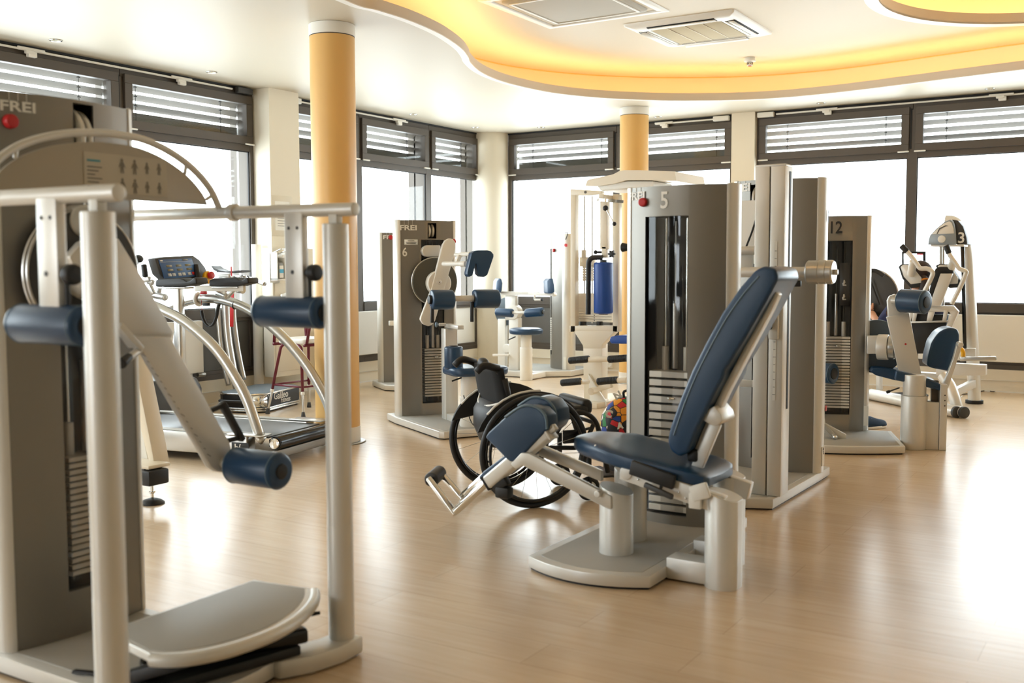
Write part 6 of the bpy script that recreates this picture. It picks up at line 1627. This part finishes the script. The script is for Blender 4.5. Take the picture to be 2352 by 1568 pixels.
# the person: one continuous body, reclining with the feet towards the window
def person():
    yb = 9.42
    head = py(2112, 632, yb-.02); hip = py(2062, 786, yb+.18); hip.z = .62
    root = V((hip.x, hip.y, 0))
    T = Thing('person', 'person in a navy top reclining on the leg press, seen from behind', 'person', root)
    sh = py(2105, 690, yb+.02); nk = py(2110, 672, yb)
    d = V((-.61, .79, 0)); r = V((.79, .61, 0))
    kn = hip+d*.42+V((0, 0, .20)); an = kn+d*.34+V((0, 0, -.24)); toe = an+d*.10+V((0, 0, .14))
    J = {}
    vs = []; es = []; rs = []
    def v(p, ra, par=None):
        vs.append(tuple(p)); rs.append(ra); i = len(vs)-1
        if par is not None: es.append((par, i))
        return i
    pel = v(hip, .125)
    wa = v(hip+(sh-hip)*.4, .115, pel); ch = v(hip+(sh-hip)*.8, .125, wa); ne = v(nk, .055, ch); hb = v(nk+(head-nk)*.45, .062, ne); hc = v(head, .088, hb); ht = v(head+(head-nk).normalized()*.07, .07, hc)
    limbs = {}
    for s in (-1, 1):
        s0 = v(sh+r*(s*.17)-V((0, 0, .02)), .062, ch); el = v(sh+r*(s*.27)+d*.12-V((0, 0, .22)), .043, s0); w1 = v(sh+r*(s*.22)+d*.34-V((0, 0, .16)), .030, el); ha = v(sh+r*(s*.21)+d*.42-V((0, 0, .12)), .036, w1)
        h0 = v(hip+r*(s*.10)+d*.06, .088, pel); k = v(kn+r*(s*.12), .062, h0); a = v(an+r*(s*.12), .042, k); t = v(toe+r*(s*.12), .035, a)
        limbs[s] = (s0, el, w1, h0, k, a, t)
    def skin(name, keep, grow, m, parent, smooth=2):
        idx = sorted(keep); mp = {a: i for i, a in enumerate(idx)}
        me = bpy.data.meshes.new(name); me.from_pydata([V(vs[i])-root for i in idx], [(mp[a], mp[b]) for a, b in es if a in mp and b in mp], [])
        o = bpy.data.objects.new(name, me); COL.objects.link(o)
        sk = o.modifiers.new('skin', 'SKIN'); sk.use_smooth_shade = True
        for i, a in enumerate(idx):
            sv = me.skin_vertices[0].data[i]; ra = rs[a]+grow; sv.radius = (ra, ra); sv.use_root = (i == 0)
        ss = o.modifiers.new('subsurf', 'SUBSURF'); ss.levels = smooth; ss.render_levels = smooth
        bpy.context.view_layer.update(); dg = bpy.context.evaluated_depsgraph_get()
        me2 = bpy.data.meshes.new_from_object(o.evaluated_get(dg)); bpy.data.objects.remove(o)
        me2.name = name
        for p in me2.polygons: p.use_smooth = True
        me2.materials.clear(); me2.materials.append(m)
        ob = bpy.data.objects.new(name, me2); COL.objects.link(ob); ob.parent = parent; return ob
    M_skin = mat('skin', rgb(214, 160, 130), .5, 0, .04)
    M_top = mat('navy_cotton', rgb(38, 44, 82), .85, 0, .06, 12, .3, 500); M_trs = mat('black_ribbed_trousers', rgb(30, 30, 32), .8, 0, .08, 30, .3, 300)
    body = skin('body', range(len(vs)), 0, M_skin, T.o)
    top = {wa, ch}; [top.update(limbs[s][:2]) for s in (-1, 1)]
    skin('shirt', top | {pel}, .012, M_top, T.o)
    leg = {pel}; [leg.update(limbs[s][3:6]) for s in (-1, 1)]
    skin('trousers', leg, .010, M_trs, T.o)
    for s in (-1, 1):
        m = MB(); a = V(vs[limbs[s][5]]); b = V(vs[limbs[s][6]]); m.tube(spline([a-(b-a)*.35-d*.01, a, a+(b-a)*.6, b+(b-a)*.35], 4), [.035, .04, .043, .046, .047, .047, .046, .045, .044, .043, .04, .034, .02][:13], 12); T.part('shoe', m, M_navy)
    # hair gathered in a tail with an orange tie
    m = MB(); S = []
    m.ball(head+V((.01, -.015, .015)), .103, 1, 1, 1.1, 20); hr = T.part('hair', m, mat('dark_brown_hair', rgb(52, 34, 26), .55, 0, .2, 40, .4, 120))
    m = MB(); tl = spline([head+V((.03, -.07, .0)), head+V((.06, -.10, -.06)), head+V((.05, -.09, -.15)), head+V((.02, -.07, -.24))], 5); m.tube(tl, [.03+.012*math.sin(PI*i/(len(tl)-1)) if i < len(tl)-1 else .012 for i in range(len(tl))], 12); T.part('ponytail', m, bpy.data.materials['dark_brown_hair'], hr)
    m = MB(); m.ring(head+V((.055, -.098, -.045)), .034, .009, V((.3, -.3, -.8)), 20, 8); T.part('hair_tie', m, mat('orange_tie', rgb(222, 140, 40), .6), hr)
    c = V(head); f = d
    for s in (-1, 1):
        m = MB(); m.ball(c+f*.082+r*(s*.032)+Z*.01, .012); T.part('eye', m, M_white)
        m = MB(); m.ball(c+r*(s*.09)-Z*.005, .026, .5, .8, 1.2); T.part('ear', m, M_skin)
    m = MB(); m.ball(c+f*.095-Z*.015, .017, 1, 1, 1.5); T.part('nose', m, M_skin)
    m = MB(); m.ball(c+f*.085-Z*.05, .022, 1.2, 1.2, .35); T.part('mouth', m, mat('lips', rgb(186, 104, 96), .5))
    for s in (-1, 1):
        hnd = V(vs[limbs[s][2]+1]); fw = (hnd-V(vs[limbs[s][2]])).normalized()
        for k in range(4):
            o = hnd+fw*.02+Z*(.027-.018*k); L_ = (.062, .070, .066, .052)[k]
            m = MB(); m.tube(spline([o, o+fw*L_*.5, o+fw*L_*.8-r*(s*.02), o+fw*L_*.85-r*(s*.04)], 4), .0085, 8); T.part('finger', m, M_skin)
        m = MB(); o = hnd+Z*.03; m.tube(spline([o, o+fw*.02+Z*.02-r*(s*.015), o+fw*.05+Z*.025-r*(s*.025)], 4), .0095, 8); T.part('thumb', m, M_skin)
person()
def shoe():
    f = pz(2000, 984, 0); T = Thing('sneaker', 'navy sneaker on the floor just right of tower twelve', 'shoe', f, 60.)
    S = []
    for x, w, h, z in ((-.13, .02, .05, .018), (-.12, .034, .085, .018), (-.06, .038, .088, .018), (0, .042, .075, .018), (.06, .046, .055, .018), (.11, .042, .045, .018), (.14, .028, .035, .018), (.15, .01, .028, .02)):
        S.append([V((x, w*math.cos(t), z+max(0, h*math.sin(t)) if math.sin(t) > 0 else z)) for t in [2*PI*i/16 for i in range(16)]])
    m = MB(); m.loft(S); T.part('upper', m, mat('navy_mesh', rgb(36, 62, 92), .8, 0, .1, 60))
    m = MB(); m.prism([(-.135, -.03), (-.06, -.04), (.06, -.048), (.13, -.035), (.155, 0), (.13, .035), (.06, .048), (-.06, .04), (-.135, .03)], (0, 0, 0), X, Y, .022, .005); T.part('sole', m, M_white)
    for k in range(4):
        m = MB(); m.tube([(-.02+.03*k, -.025, .078-.008*k), (-.01+.03*k, .025, .078-.008*k)], .003, 6); T.part('lace', m, M_white)
shoe()
def cables():
    P = [pz(a, b, .006) for a, b in [(2150, 897), (2190, 902), (2215, 905), (2262, 897), (2282, 899), (2300, 894), (2322, 900), (2336, 893), (2352, 900), (2380, 904)]]
    m = MB(); m.tube(spline(P, 6), .0045, 8); tag(obj('cable', m, M_dgrey), 'grey cable running over the floor along the right window plinth', 'cable')
    P = [pz(a, b, .006) for a, b in [(2140, 905), (2160, 914), (2180, 921), (2194, 920), (2206, 913), (2210, 909)]]
    m = MB(); m.tube(spline(P, 6), .004, 8); tag(obj('cable', m, M_white), 'white cable loop on the floor under the leg press', 'cable')
    P = [py(a, b, 10.995) for a, b in [(1385, 842), (1400, 832), (1400, 842), (1385, 832)]]
    x0, z0 = (P[0].x+P[1].x)/2, (P[0].z+P[1].z)/2+.0
    T = Thing('wall_socket', 'white double wall socket on the plinth behind the cream cable station', 'socket', (x0, 10.99, z0))
    m = MB(); m.box((x0, 11.0, z0), (.16, .012, .08), .003); T.part('plate', m, M_white)
    for s in (-.04, .04):
        m = MB(); m.lathe([(.014, 0), (.028, 0), (.028, .004), (.024, .006), (.016, .002)], (x0+s, 10.994, z0), -Y, 20); T.part('socket_ring', m, M_trimw)
cables()
# ------------------------------------------------------------------ daylight, camera
w = bpy.data.worlds.new('overcast_sky'); SC.world = w; w.use_nodes = True
nt = w.node_tree; N = nt.nodes; L = nt.links
bg = N['Background']; tc = N.new('ShaderNodeTexCoord'); sp = N.new('ShaderNodeSeparateXYZ'); cr = N.new('ShaderNodeValToRGB')
L.new(tc.outputs['Generated'], sp.inputs[0]); L.new(sp.outputs['Z'], cr.inputs[0])
cr.color_ramp.elements[0].position = 0; cr.color_ramp.elements[0].color = (.82, .88, .93, 1)
cr.color_ramp.elements[1].position = .5; cr.color_ramp.elements[1].color = (.88, .94, 1, 1)
L.new(cr.outputs[0], bg.inputs['Color']); bg.inputs['Strength'].default_value = 4.2
# portals for the sky light at the windows and the added rear opening
def portal(name, loc, rot, sx, sy):
    l = bpy.data.lights.new(name, 'AREA'); l.shape = 'RECTANGLE'; l.size = sx; l.size_y = sy; l.cycles.is_portal = True
    o = bpy.data.objects.new(name, l); COL.objects.link(o); o.location = loc; o.rotation_euler = rot
portal('window_daylight', (WA-.35, 5.1, 1.55), (0, -PI/2, 0), 2.7, 11.6)
portal('window_daylight', (-2.2, WB+.35, 1.55), (-PI/2, 0, 0), 9.6, 2.7)
portal('window_daylight', (-5.2, YN-.15, 1.6), (PI/2, 0, 0), 2.8, 2.0)  # unseen rear opening, added for fill
cd = bpy.data.cameras.new('camera'); co = bpy.data.objects.new('camera', cd); COL.objects.link(co)
cd.sensor_width = 36; cd.lens = FPX/IMW*36; cd.clip_start = .05; cd.clip_end = 200
co.matrix_world = Matrix.Translation(CP) @ Matrix((CR, CU, -CF)).transposed().to_4x4()
cd.dof.use_dof = True; cd.dof.focus_distance = 7.2; cd.dof.aperture_fstop = 2.8
SC.camera = co
vs = SC.view_settings; vs.view_transform = 'Standard'; vs.look = 'None'; vs.gamma = 1; vs.use_curve_mapping = False; vs.exposure = 1.25
SC.cycles.max_bounces = 10; SC.cycles.diffuse_bounces = 5; SC.cycles.transparent_max_bounces = 16
SC.cycles.sample_clamp_indirect = 6; SC.cycles.use_denoising = True; SC.cycles.caustics_reflective = False; SC.cycles.caustics_refractive = False
